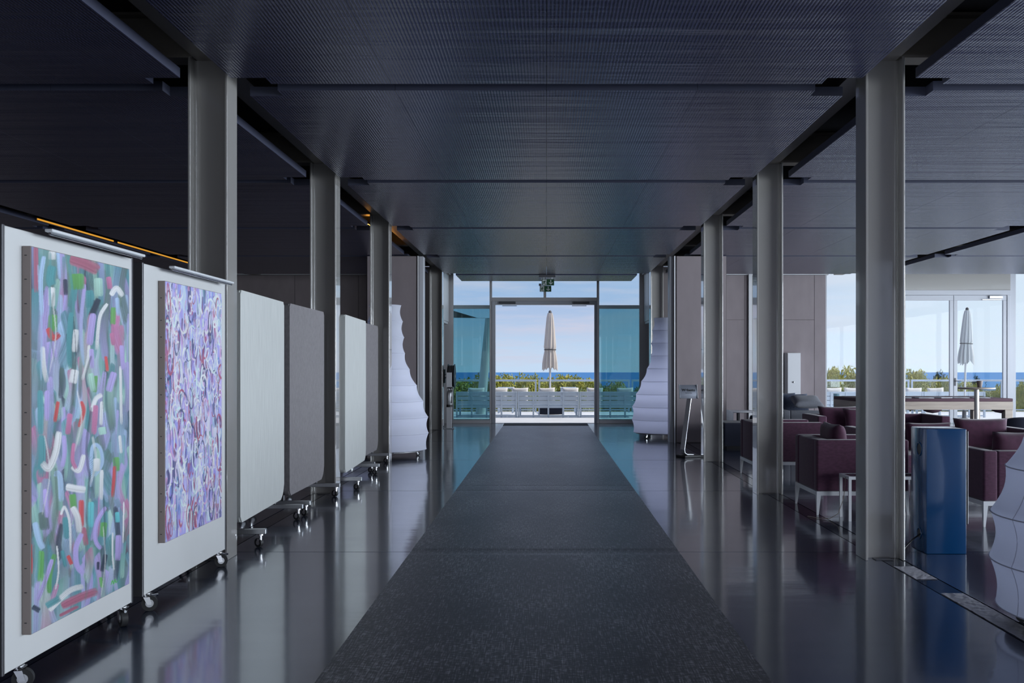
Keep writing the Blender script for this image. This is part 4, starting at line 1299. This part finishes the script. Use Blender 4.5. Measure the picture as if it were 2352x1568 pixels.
# small white side table
t = thing('side_table', 'small white metal side table standing in front of the near purple armchair', 'side table', (3.085, 9.17, 0))
fr = MB()
w, d, h = 0.345, 0.15, 0.405
for (x0, x1, y0, y1) in ((-w, w, -d, -d + 0.025), (-w, w, d - 0.025, d), (-w, -w + 0.025, -d + 0.025, d - 0.025), (w - 0.025, w, -d + 0.025, d - 0.025)):
    fr.box(x0, x1, y0, y1, h - 0.028, h)
fr.build('frame', M['white'], t)
MB().box(-w + 0.0255, w - 0.0255, -d + 0.0255, d - 0.0255, h - 0.012, h - 0.002).build('table_top', M['glass_table'], t)
for sx in (-1, 1):
    for sy in (-1, 1):
        MB().box(*sorted((sx * w, sx * (w - 0.025))), *sorted((sy * d, sy * (d - 0.025))), 0.0, h - 0.0285).build('leg', M['white'], t)
tag(MB().lathe([(0.0, 0), (0.035, 0), (0.035, 0.022), (0.0, 0.022)], 20).build('ashtray', M['glass_table'], None, smooth=40, loc=(2.98, 9.17, 0.4055)), 'tiny glass dish on the small white side table', 'dish')
cb = MB().path([(2.728, 9.08, 0.395), (2.72, 9.06, 0.36), (2.70, 9.05, 0.20), (2.66, 9.08, 0.06), (2.60, 9.12, 0.012), (2.52, 9.16, 0.006), (2.44, 9.3, 0.006)], 0.0035, 6)
tag(cb.build('lamp_cord', M['wood'], None, smooth=60), 'thin pale cord hanging off the small white side table', 'cord')

# dark blue and grey seating further back
t = thing('ottoman', 'dark navy upholstered ottoman between the second and third right columns', 'ottoman', (3.52, 17.35, 0))
MB().box(-0.50, 0.50, -0.40, 0.40, 0.04, 0.445, 0.04, 3).build('body', M['navy'], t, smooth=40)
MB().box(-0.44, 0.44, -0.34, 0.34, 0.0, 0.0395).build('plinth', M['black'], t)
seat_unit('sofa', 1.2, 0.85, M['greywool'], 'grey sofa seen from behind, right of the second right column', 'sofa', (4.72, 17.75, 0), PI, seats=2, top=0.64)
cushion(0.52, 0.44, 0.15, M['greywool'], 'grey cushion slumped over the back of the grey sofa', (4.55, 17.42, 0.79), PI, 1.25, 11)
cushion(0.52, 0.44, 0.14, M['slate'], 'slate blue cushion behind the grey one on the grey sofa', (4.42, 17.76, 0.73), PI, 0.55, 12)
cushion(0.40, 0.34, 0.12, M['slate'], 'small dark cushion highest on the grey sofa, near the column', (4.30, 18.02, 0.76), PI, -0.1, 13)
def tub_chair(x, y, rz, m, label, h=0.62, r=0.36, group=None):
    t = thing('tub_chair', label, 'chair', (x, y, 0), rz, group=group)
    MB().lathe([(0.0, 0.10), (r * 0.82, 0.10), (r * 0.86, 0.14), (r * 0.86, 0.36), (r * 0.80, 0.41), (0.0, 0.42)], 28).build('seat', m, t, smooth=40)
    b = MB()
    n = 26
    rows_ = []
    for i in range(n + 1):
        a = -PI * 0.10 + (PI * 1.20) * i / n
        k = math.sin(PI * i / n)
        top = 0.44 + (h - 0.44) * (0.35 + 0.65 * k)
        c, s_ = math.cos(a), math.sin(a)
        rows_.append([b.bm.verts.new((q * c, q * s_, z)) for q, z in ((r * 0.87, 0.10), (r * 0.87, top - 0.03), (r * 0.93, top), (r * 1.02, top - 0.02), (r * 1.0, 0.10))])
    for p, q in zip(rows_, rows_[1:]):
        for i in range(5): b.bm.faces.new((p[i], p[(i + 1) % 5], q[(i + 1) % 5], q[i]))
    b.bm.faces.new(rows_[0][::-1]); b.bm.faces.new(rows_[-1])
    b.build('backrest', m, t, smooth=40)
    for a in (PI / 4, 3 * PI / 4, 5 * PI / 4, 7 * PI / 4):
        MB().tube((r * 0.6 * math.cos(a), r * 0.6 * math.sin(a), 0.0995), (r * 0.68 * math.cos(a), r * 0.68 * math.sin(a), 0.0), 0.018, 0.012, 10).build('leg', M['dark'], t)
    return t
tub_chair(3.48, 20.1, PI * 0.75, M['greywool'], 'pale grey tub chair at the small white table, beside the third right column', 0.60, 0.30)
tub_chair(4.38, 20.2, -PI * 0.6, M['navy'], 'navy tub chair at the small white table, beside the second right column', 0.60, 0.30)
t = thing('pedestal_table', 'small round white pedestal table behind the navy ottoman', 'table', (3.92, 20.35, 0))
MB().lathe([(0.0, 0.475), (0.38, 0.475), (0.40, 0.485), (0.40, 0.502), (0.0, 0.505)], 36).build('table_top', M['white'], t, smooth=40)
MB().tube((0, 0, 0.018), (0, 0, 0.4745), 0.035, n=16).build('pedestal', M['darkalu'], t, smooth=40)
MB().lathe([(0.0, 0.0), (0.20, 0.0), (0.20, 0.01), (0.05, 0.018), (0.0, 0.018)], 30).build('foot', M['darkalu'], t, smooth=40)
t = thing('cabinet', 'narrow white cabinet with a knob against the grey wall', 'cabinet', (5.98, 24.20, 0))
MB().box(-0.16, 0.16, -0.15, 0.17, 0, 1.735, 0.004, 1).build('body', M['white'], t)
dd = MB().box(-0.155, 0.155, -0.172, -0.1505, 0.03, 1.725, 0.003, 1).build('door', M['white'], t)
MB().lathe([(0.0, 0), (0.014, 0), (0.022, 0.018), (0.0, 0.03)], 16).build('knob', M['alu'], dd, smooth=50, loc=(-0.02, -0.173, 1.03), rot=(PI / 2, 0, 0))
seat_unit('armchair', 0.8, 0.8, M['greywool'], 'grey armchair just showing above the cushions of the back purple sofa', 'armchair', (5.25, 16.3, 0), PI, top=0.70)

# billiard table with papers
t = thing('billiard_table', 'long plum covered billiard table with pale wooden frame by the windows', 'table', (6.75, 18.0, 0))
hw, hd = 1.35, 0.72
MB().box(-hw, hw, -hd, hd, 0.795, 0.850, 0.012, 2).build('cover', M['baize'], t, smooth=40)
ap = MB()
ap.box(-hw, hw, -hd, -hd + 0.05, 0.655, 0.794); ap.box(-hw, hw, hd - 0.05, hd, 0.655, 0.794)
ap.box(-hw, -hw + 0.05, -hd + 0.05, hd - 0.05, 0.655, 0.794); ap.box(hw - 0.05, hw, -hd + 0.05, hd - 0.05, 0.655, 0.794)
ap.build('apron', M['wood'], t)
for sx in (-1, 1):
    for sy in (-1, 1):
        MB().box(*sorted((sx * (hw - 0.002), sx * (hw - 0.14))), *sorted((sy * (hd - 0.002), sy * (hd - 0.14))), 0.0, 0.6545, 0.006, 1).build('leg', M['wood'], t)
for sx in (-0.93, 0.02, 0.93):
    for sy in (-1, 1):
        MB().lathe([(0.0, 0.585), (0.09, 0.60), (0.15, 0.63), (0.16, 0.654), (0.0, 0.654)], 20, c=(sx * hw * 0.98, sy * (hd - 0.20)), ).build('pocket_bag', M['baize'], t, smooth=50)
random.seed(4)
for i, lb in enumerate(('leftmost', 'second', 'third', 'fourth', 'fifth', 'rightmost')):
    x = 5.95 + 0.34 * i
    o = MB().box(-0.13, 0.13, -0.18, 0.18, 0, 0.012, 0.002, 1).build('magazine', M['paper'], None, loc=(x, 17.55 + random.uniform(-.06, .06), 0.8505), rot=(0, 0, random.uniform(-.5, .5)))
    tag(o, '%s magazine from the left lying on the plum billiard table' % lb if lb not in ('leftmost', 'rightmost') else '%s of the magazines lying on the plum billiard table' % lb, 'magazine', 'magazines on the billiard table')

# bar table with a cup
t = thing('bar_table', 'tall round bar table on one steel pole in front of the billiard table', 'table', (6.99, 16.18, 0))
MB().lathe([(0.0, 1.035), (0.27, 1.035), (0.285, 1.045), (0.285, 1.062), (0.0, 1.066)], 40).build('table_top', M['wood'], t, smooth=40)
MB().tube((0, 0, 0.012), (0, 0, 1.0345), 0.038, n=20).build('pole', M['steel'], t, smooth=40)
MB().lathe([(0.0, 0.0), (0.24, 0.0), (0.24, 0.008), (0.05, 0.012), (0.0, 0.012)], 36).build('foot', M['alu'], t, smooth=40)
t = thing('cup', 'small taupe cup standing on the tall bar table', 'cup', (7.04, 16.18, 1.0665))
MB().lathe([(0.0, 0.0), (0.034, 0.0), (0.048, 0.085), (0.050, 0.105), (0.044, 0.105), (0.030, 0.02), (0.0, 0.02)], 24).build('body', M['cup'], t, smooth=40)
tag(MB().path([(0, 0, 0), (0.02, 0, 0.04), (0.0, 0.01, 0.07), (0.03, 0, 0.085)], 0.004, 6).build('sprig', M['leaf_dark'], None, loc=(7.13, 16.18, 1.0695)), 'tiny green sprig beside the cup on the bar table', 'plant')

# chairs at the right edge
def mesh_chair(x, y, rz, m, label):
    t = thing('high_back_chair', label, 'chair', (x, y, 0), rz)
    MB().box(-0.25, 0.25, -0.24, 0.24, 0.40, 0.47, 0.025, 3).build('seat', m, t, smooth=40)
    b = MB()
    n = 12
    A = []
    for i in range(n + 1):
        s = i / n
        z = 0.43 + 0.55 * s
        yb = 0.21 + 0.10 * s * s
        wd = 0.25 - 0.03 * max(0, s - 0.85) / 0.15
        A.append([b.bm.verts.new(p) for p in ((-wd, yb - 0.04, z), (0, yb + 0.02, z), (wd, yb - 0.04, z), (wd, yb - 0.005, z), (0, yb + 0.06, z), (-wd, yb - 0.005, z))])
    for p, q in zip(A, A[1:]):
        for i in range(6): b.bm.faces.new((p[i], p[(i + 1) % 6], q[(i + 1) % 6], q[i]))
    b.bm.faces.new(A[0][::-1]); b.bm.faces.new(A[-1])
    b.build('backrest', m, t, smooth=60)
    for sx in (-1, 1):
        for sy in (-1, 1):
            MB().tube((sx * 0.20, sy * 0.19, 0.3995), (sx * 0.22, sy * 0.22, 0.0), 0.016, 0.012, 10).build('leg', M['alu'], t)
    return t
mesh_chair(6.66, 13.6, PI + 0.25, M['slate'], 'slate blue high back chair cut off by the right edge')
tub_chair(7.10, 14.9, PI * 0.9, M['navy'], 'navy rounded chair under the end of the billiard table', 0.66, 0.33)

# ------------------------------------------------------------------ warm cove lights in the left ceiling slots
def cove(x, y0, y1, z, label, power):
    t = thing('cove_light', label, 'light', (x, (y0 + y1) / 2, z))
    h = (y1 - y0) / 2
    if power == 1:      # strip on the panel edge, facing into the slot
        MB().box(-0.030, -0.012, -h, h, -0.02, 0.025).build('housing', M['darkalu'], t)
        MB().box(-0.0115, -0.004, -h + 0.01, h - 0.01, -0.008, 0.014).build('diffuser', M['warm'], t)
    else:               # strip lying on top of the panel, lighting the beam above
        MB().box(-0.03, 0.03, -h, h, -0.012, 0.0).build('housing', M['darkalu'], t)
        MB().box(-0.026, 0.026, -h + 0.01, h - 0.01, 0.0005, 0.010).build('diffuser', M['warm_up'], t)
    return t
cove(-7.205, 14.1, 16.6, 3.490, 'near warm orange light strip in the far left ceiling slot', 1)
cove(-7.205, 16.75, 20.2, 3.490, 'farther warm orange light strip in the far left ceiling slot', 1)
cove(-2.70, 14.95, 17.6, 3.535, 'warm orange light strip above the ceiling, over the third left column', 2)

# ------------------------------------------------------------------ terrace
deck = MB().box(-14, 22, 24.72, 31.6, -0.30, -0.02).build('terrace_deck', M['deck'])
struct(deck, 'sunlit pale stone terrace outside the doors')
def bench(x0, w, y, label):
    t = thing('slatted_bench', label, 'bench', (x0 + w / 2, y, -0.02), group='white slatted terrace benches')
    h = w / 2
    for i in range(5):
        x = -h + 0.02 + (w - 0.04) * i / 4
        MB().box(x - 0.022, x + 0.022, -0.03, 0.03, 0, 0.70).build('post', M['bench'], t)
    for z0, z1 in ((0.605, 0.70), (0.488, 0.588), (0.368, 0.470), (0.265, 0.345)):
        MB().box(-h + 0.042, h - 0.042, -0.012, 0.022, z0, z1, 0.004, 1).build('back_slat', M['bench'], t)
    MB().box(-h, h, -0.036, 0.036, 0.7005, 0.722, 0.004, 1).build('top_rail', M['bench'], t)
    MB().box(-h + 0.042, h - 0.042, -0.02, 0.02, 0.03, 0.065).build('bottom_rail', M['bench'], t)
    for k in range(5):
        MB().box(-h + 0.03, h - 0.03, 0.06 + 0.13 * k, 0.17 + 0.13 * k, 0.33, 0.355).build('seat_slat', M['bench'], t)
    for sx in (-1, 1):
        MB().box(*sorted((sx * (h - 0.03), sx * (h - 0.08))), 0.66, 0.71, 0, 0.329).build('front_leg', M['bench'], t)
        MB().box(*sorted((sx * (h - 0.03), sx * (h - 0.08))), 0.0305, 0.6595, 0.29, 0.329).build('side_rail', M['bench'], t)
    return t
BY = 27.9
for x0, w, lb in ((-2.53, 1.71, 'white slatted terrace bench seen through the left part of the doorway'), (-0.805, 1.72, 'white slatted terrace bench in the middle of the open doorway'),
                  (0.93, 1.71, 'white slatted terrace bench seen through the right part of the doorway'), (7.12, 1.71, 'white slatted terrace bench in the narrow window left of the nearest column'),
                  (8.85, 1.71, 'white slatted terrace bench behind the left leaf of the closed doors'), (10.58, 1.71, 'white slatted terrace bench behind the right leaf of the closed doors')):
    bench(x0, w, BY, lb)
PL = [(-1.98, 'white pillow on the bench behind the left teal glass'), (-1.33, 'white pillow at the left jamb of the open door'), (-0.745, 'white pillow left of the cream parasol pole'), (0.012, 'white pillow right in front of the cream parasol pole'),
      (0.67, 'first white pillow to the right of the cream parasol pole'), (1.36, 'white pillow at the right jamb of the open door'), (2.22, 'white pillow on the bench behind the right teal glass'),
      (8.10, 'left white pillow in the narrow window beside the nearest right column'), (8.63, 'right white pillow in the narrow window beside the nearest right column'),
      (10.36, 'left white pillow behind the closed terrace doors'), (10.98, 'right white pillow behind the closed terrace doors')]
for i, (x, lb) in enumerate(PL):
    cushion(0.47, 0.46, 0.16, M['pillow'], lb, (x, BY + 0.17, 0.585), 0.03 * math.sin(i * 2.3), -0.16, i * 3, 'white pillows on the terrace benches', 'outdoor_pillow', 0.03 * math.sin(i * 1.7))
# low terrace table with a dark shelf
def low_table(x, y, label):
    t = thing('low_table', label, 'table', (x, y, -0.02))
    MB().box(-0.36, 0.36, -0.30, 0.30, 0.26, 0.30, 0.012, 2).build('table_top', M['bench'], t)
    for sx in (-1, 1):
        MB().box(*sorted((sx * 0.36, sx * 0.325)), -0.28, 0.28, 0.0, 0.2595, 0.006, 1).build('side_frame', M['bench'], t)
    MB().box(-0.32, 0.32, -0.26, 0.26, 0.05, 0.24, 0.004, 1).build('dark_box', M['navy'], t)
low_table(0.13, 29.0, 'low white terrace table with dark box under it, behind the middle bench')
# far bench frame ends seen over the pillows
def dining_table(x, y, w, label):
    t = thing('terrace_table', label, 'table', (x, y, -0.02))
    MB().box(-w / 2, w / 2, -0.35, 0.35, 0.745, 0.785, 0.004, 1).build('table_top', M['bench'], t)
    for sx in (-1, 1):
        for sy in (-1, 1):
            MB().box(*sorted((sx * (w / 2 - 0.01), sx * (w / 2 - 0.06))), *sorted((sy * 0.34, sy * 0.29)), 0, 0.7445).build('leg', M['bench'], t)
dining_table(0.68, 30.78, 0.5, 'pale terrace table right of the cream parasol, in front of the railing')
dining_table(-1.25, 30.78, 0.5, 'pale terrace table left of the cream parasol, in front of the railing')

# railing in framed glass panels
RY = 31.2
rail_lab = ['framed glass railing panel behind the slanted mast', 'framed glass railing panel left of the cream parasol', 'framed glass railing panel behind the cream parasol',
            'framed glass railing panel behind the right teal glass', None, 'framed glass railing panel in the narrow right window', 'framed glass railing panel behind the nearest right column', 'framed glass railing panel behind the closed terrace doors', 'framed glass railing panel at the right picture edge']
for i, lb in enumerate(rail_lab):
    if not lb: continue
    x0 = -6.12 + 2.92 * i + 0.03; x1 = x0 + 2.86
    t = thing('railing_panel', lb, 'railing', ((x0 + x1) / 2, RY, -0.02), group='framed glass railing panels')
    h = (x1 - x0) / 2
    MB().box(-h, h, -0.03, 0.03, 0.96, 1.02, 0.005, 1).build('top_rail', M['bench'], t)
    for sx in (-1, 1):
        MB().box(*sorted((sx * h, sx * (h - 0.05))), -0.025, 0.025, 0, 0.9595).build('post', M['bench'], t)
    MB().box(-h + 0.0505, h - 0.0505, -0.02, 0.02, 0.05, 0.09).build('bottom_rail', M['bench'], t)
    MB().box(-h + 0.0505, h - 0.0505, -0.006, 0.006, 0.0905, 0.9595).build('pane', M['glass_rail'], t)

# closed parasols
def parasol(x, y, ztop, m, label, strap_z, base=True, lean=0.0, sc=1.0):
    t = thing('closed_parasol', label, 'parasol', (x, y, -0.02), rot=(0, lean, 0))
    zb = strap_z - 0.58 * sc
    MB().tube((0, 0, 0.06 if base else 0.0), (0, 0, ztop - 0.05), 0.030 * sc, n=16).build('pole', M['white'], t, smooth=40)
    MB().lathe([(0.0, ztop - 0.07), (0.05 * sc, ztop - 0.07), (0.045 * sc, ztop - 0.02), (0.025 * sc, ztop), (0.0, ztop + 0.01)], 16).build('finial', M['signgrey'], t, smooth=40)
    H = ztop - 0.07 - strap_z
    prof = [(0.032 * sc, ztop - 0.072), (0.075 * sc, ztop - 0.075)]
    for q in range(1, 9): prof.append(((0.085 + 0.105 * (q / 8) ** 0.8) * sc, ztop - 0.075 - H * q / 8 * 0.93))
    prof += [(0.165 * sc, strap_z), (0.175 * sc, strap_z - 0.06), (0.205 * sc, strap_z - 0.2 * sc), (0.235 * sc, strap_z - 0.40 * sc), (0.245 * sc, zb)]
    rnd = [0.04 * math.sin(7.3 * i) for i in range(16)]
    def fn(r, z, a):
        k = 0.5 + 0.5 * math.cos(11 * a + 1.5 * math.sin(z * 2.0 + a))
        dz = 0.0
        if z <= zb + 1e-4: dz = 0.10 * k * sc - 0.03 + 0.04 * math.sin(3 * a)
        amp = 0.30 if z < strap_z - 0.05 else 0.20
        if r < 0.07 * sc: amp = 0
        return r * (1 - amp * k), z + dz
    b = MB(); b.lathe(prof, 88, fn)
    bmesh.ops.delete(b.bm, geom=[f for f in b.bm.faces if len(f.verts) > 4], context='FACES')
    b.build('canopy', m, t, smooth=70)
    MB().ring(0.172 * sc, 0.013, strap_z, n=32, m=6).build('strap', M['dark'], t, smooth=60)
    if base:
        MB().lathe([(0.0, 0.0), (0.36 * sc, 0.0), (0.36 * sc, 0.03), (0.20 * sc, 0.07), (0.05, 0.10), (0.05, 0.30), (0.0, 0.30)], 36).build('base', M['signgrey'], t, smooth=40)
    return t
parasol(0.11, 29.8, 3.10, M['canopy'], 'closed cream parasol standing in the middle of the open doorway', 1.93)
parasol(10.80, 25.75, 2.95, M['canopy2'], 'closed white parasol behind the right leaf of the closed terrace doors', 2.02, lean=0.028, sc=0.86)

# shade sail and its slanted mast behind the left teal glass
t = thing('sail_mast', 'slanted pale mast of the shade sail behind the left teal glass', 'mast', (-1.98, 29.95, -0.02))
MB().tube((0, 0, 0), (0.25, 0, 2.86), 0.15, 0.11, 24).build('pole', M['mast'], t, smooth=40)
MB().tube((0.25, 0, 2.862), (0.25, 0, 2.88), 0.112, n=24).build('cap', M['alu'], t, smooth=40)
bm = bmesh.new()
C0, C1, C2 = Vector((-2.05, 29.85, 2.86)), Vector((-6.5, 29.2, 2.92)), Vector((-6.3, 31.8, 4.5))
n = 10
gv = {}
for i in range(n + 1):
    for j in range(n + 1 - i):
        u, v = i / n, j / n
        p = C0 * (1 - u - v) + C1 * u + C2 * v
        c = (C0 + C1 + C2) / 3
        k = min(u, v, 1 - u - v)
        pull = 0.10 * (1 - 3 * k) * (4 * max(u * v, v * (1 - u - v), u * (1 - u - v)))
        p = p.lerp(c, pull)
        gv[(i, j)] = bm.verts.new((p.x, p.y, p.z - 0.25 * (u * v + u * (1 - u - v) + v * (1 - u - v))))
for i in range(n):
    for j in range(n - i):
        bm.faces.new((gv[(i, j)], gv[(i + 1, j)], gv[(i, j + 1)]))
        if j < n - i - 1: bm.faces.new((gv[(i + 1, j)], gv[(i + 1, j + 1)], gv[(i, j + 1)]))
bmesh.ops.solidify(bm, geom=list(bm.faces), thickness=0.006)
me = bpy.data.meshes.new('shade_sail'); bm.to_mesh(me); bm.free(); me.materials.append(M['sail'])
ss = thing('shade_sail', 'dark triangular shade sail stretched from the slanted mast', 'shade sail', C0)
so = link('cloth', me, ss); so.location = -C0
MB().path([(-0.02, 0.01, 0), (0.10, 0.04, 0.0), (0.21, 0.06, 0.0)], 0.008, 6).build('corner_cable', M['alu'], ss)

t = thing('bollard', 'blue grey bollard on the terrace in the narrow right window', 'bollard', (7.63, 26.2, -0.02))
MB().tube((0, 0, 0), (0, 0, 0.70), 0.075, n=20).build('post', M['bollard'], t, smooth=40)
MB().tube((0, 0, 0.7005), (0, 0, 0.715), 0.08, n=20).build('cap', M['bollard'], t, smooth=40)

# ------------------------------------------------------------------ planting, ground and sea
soil = MB().box(-40, 60, 31.62, 110, -3.0, -1.2).build('scrub_ground', M['soil'])
struct(soil, 'low scrub ground sloping away beyond the terrace railing')
sea = MB().box(-2600, 3600, 130, 2890, -15.3, -15.0).build('sea', M['sea'])
struct(sea, 'deep blue sea up to the straight horizon')
def shrub_mesh(name, seed, nl, lobes, leaf, squash=0.75):
    rnd = random.Random(seed)
    v, f = [], []
    cs = []
    for i in range(lobes):
        a = rnd.uniform(0, 2 * PI); q = rnd.uniform(0.15, 0.75)
        cs.append((Vector((q * math.cos(a), q * math.sin(a) * 0.8, rnd.uniform(0.30, 0.82))), rnd.uniform(0.28, 0.46)))
    for i in range(nl):
        c, r = rnd.choice(cs)
        d = Vector((rnd.gauss(0, 1), rnd.gauss(0, 1), rnd.gauss(0.25, 1))).normalized()
        p = c + d * r * rnd.uniform(0.75, 1.08)
        if p.z < 0.02: continue
        nrm = (d + Vector((rnd.gauss(0, .5), rnd.gauss(0, .5), rnd.gauss(0.4, .5)))).normalized()
        t1 = nrm.orthogonal().normalized()
        t1 = Matrix.Rotation(rnd.uniform(0, 2 * PI), 3, nrm) @ t1
        t2 = nrm.cross(t1)
        l = leaf * rnd.uniform(0.6, 1.4)
        b = len(v)
        v += [p - t1 * l, p + t2 * l * 0.45, p + t1 * l + nrm * l * 0.3, p - t2 * l * 0.45]
        f.append((b, b + 1, b + 2, b + 3))
    me = bpy.data.meshes.new(name)
    me.from_pydata([(p.x, p.y, p.z * 1.0) for p in v], [], f)
    return me
leafm = [shrub_mesh('foliage', s, 4200, 16, 0.062) for s in (1, 2, 3)]
for m_ in leafm: m_.materials.append(M['leaf'])
palem = shrub_mesh('foliage', 9, 3000, 14, 0.055); palem.materials.append(M['leaf_pale'])
pinem = shrub_mesh('foliage', 12, 3000, 12, 0.06); pinem.materials.append(M['leaf_dark'])
stem_me = MB()
for a in range(5):
    stem_me.path([(0, 0, 0), (0.12 * math.cos(a * 1.26), 0.12 * math.sin(a * 1.26), 0.3), (0.4 * math.cos(a * 1.26 + .3), 0.4 * math.sin(a * 1.26 + .3), 0.62)], 0.018, 5)
stem_me = stem_me.mesh('stems'); stem_me.materials.append(M['bark'])
def shrub(px, top, Y, wpx, me, label, cat='shrub', name='shrub', grp='shrubs beyond the terrace railing', rz=0.0):
    """top of the crown seen at pixel height top when it grows Y metres away"""
    x = (px - VX) * Y / F
    zt = CH - (top - VY) * Y / F
    base = -1.2
    w = wpx * Y / F / 2
    t = thing(name, label, cat, (x, Y, base), rz, group=grp)
    for nm, mm in (('foliage', me), ('stems', stem_me)):
        o = link(nm, mm, t); o.scale = (w, w * 0.9, (zt - base) / 1.12)
    return t
SH = [  # px, top, Y, width, kind, label
 (1048, 868, 50, 110, 1, 'green shrub far left behind the teal glass and slanted mast'),
 (1110, 866, 47, 100, 2, 'green shrub behind the slanted mast'),
 (1152, 864, 46, 80, 0, 'yellow green shrub at the left jamb of the open door'),
 (1182, 858, 48, 90, 1, 'tallest yellow green shrub in the doorway, left of the parasol'),
 (1222, 866, 46, 80, 2, 'yellow green shrub between the tallest shrub and the parasol'),
 (1285, 863, 49, 90, 0, 'yellow green shrub just right of the parasol in the doorway'),
 (1250, 868, 52, 90, 1, 'yellow green shrub directly behind the parasol pole'),
 (1325, 868, 47, 80, 2, 'low green shrub in the right half of the doorway'),
 (1362, 872, 45, 70, 0, 'low green shrub at the right jamb of the open door'),
 (1415, 874, 46, 100, 1, 'green shrub behind the right teal glass'),
 (1165, 884, 38, 60, 3, 'pale olive bush low behind the railing at the left of the doorway'),
 (1207, 882, 37, 64, 3, 'pale olive bush low behind the railing beside the double posts'),
 (1340, 886, 37, 66, 3, 'pale olive bush low behind the railing at the right of the doorway'),
 (1272, 886, 38, 56, 3, 'pale olive bush low behind the railing beside the parasol pole'),
 (1455, 884, 38, 60, 3, 'pale olive bush low behind the right teal glass'),
 (1905, 846, 46, 90, 0, 'sunlit shrub at the left of the narrow right window'),
 (1950, 843, 47, 100, 1, 'tall sunlit shrub in the narrow right window beside the column'),
 (1925, 866, 40, 90, 3, 'pale olive bush low in the narrow right window'),
 (2010, 850, 46, 100, 2, 'sunlit shrub mostly hidden by the nearest right column'),
 (2092, 852, 45, 90, 0, 'sunlit shrub right of the nearest column behind the closed doors'),
 (2135, 868, 43, 90, 1, 'low sunlit shrub behind the left leaf of the closed doors'),
 (2180, 872, 42, 80, 2, 'low shrub behind the meeting stiles of the closed doors'),
 (2230, 876, 42, 80, 0, 'low shrub behind the white parasol pole'),
 (2295, 884, 40, 70, 1, 'grey green shrub behind the right leaf near the door jamb'),
 (2350, 880, 38, 70, 2, 'green shrub at the right picture edge outside'),
 (2265, 894, 38, 60, 3, 'pale low bush behind the bar table top')]
for i, (px, tp, Y, wd, kd, lb) in enumerate(SH):
    shrub(px, tp, Y, wd, palem if kd == 3 else leafm[kd], lb, rz=i * 1.3)
shrub(2163, 850, 62, 58, pinem, 'dark green pine crown behind the left leaf of the closed doors', 'tree', 'pine_tree', 'dark pines beyond the terrace', 0.4)
shrub(2240, 860, 62, 36, pinem, 'small dark pine crown behind the white parasol', 'tree', 'pine_tree', 'dark pines beyond the terrace', 2.4)
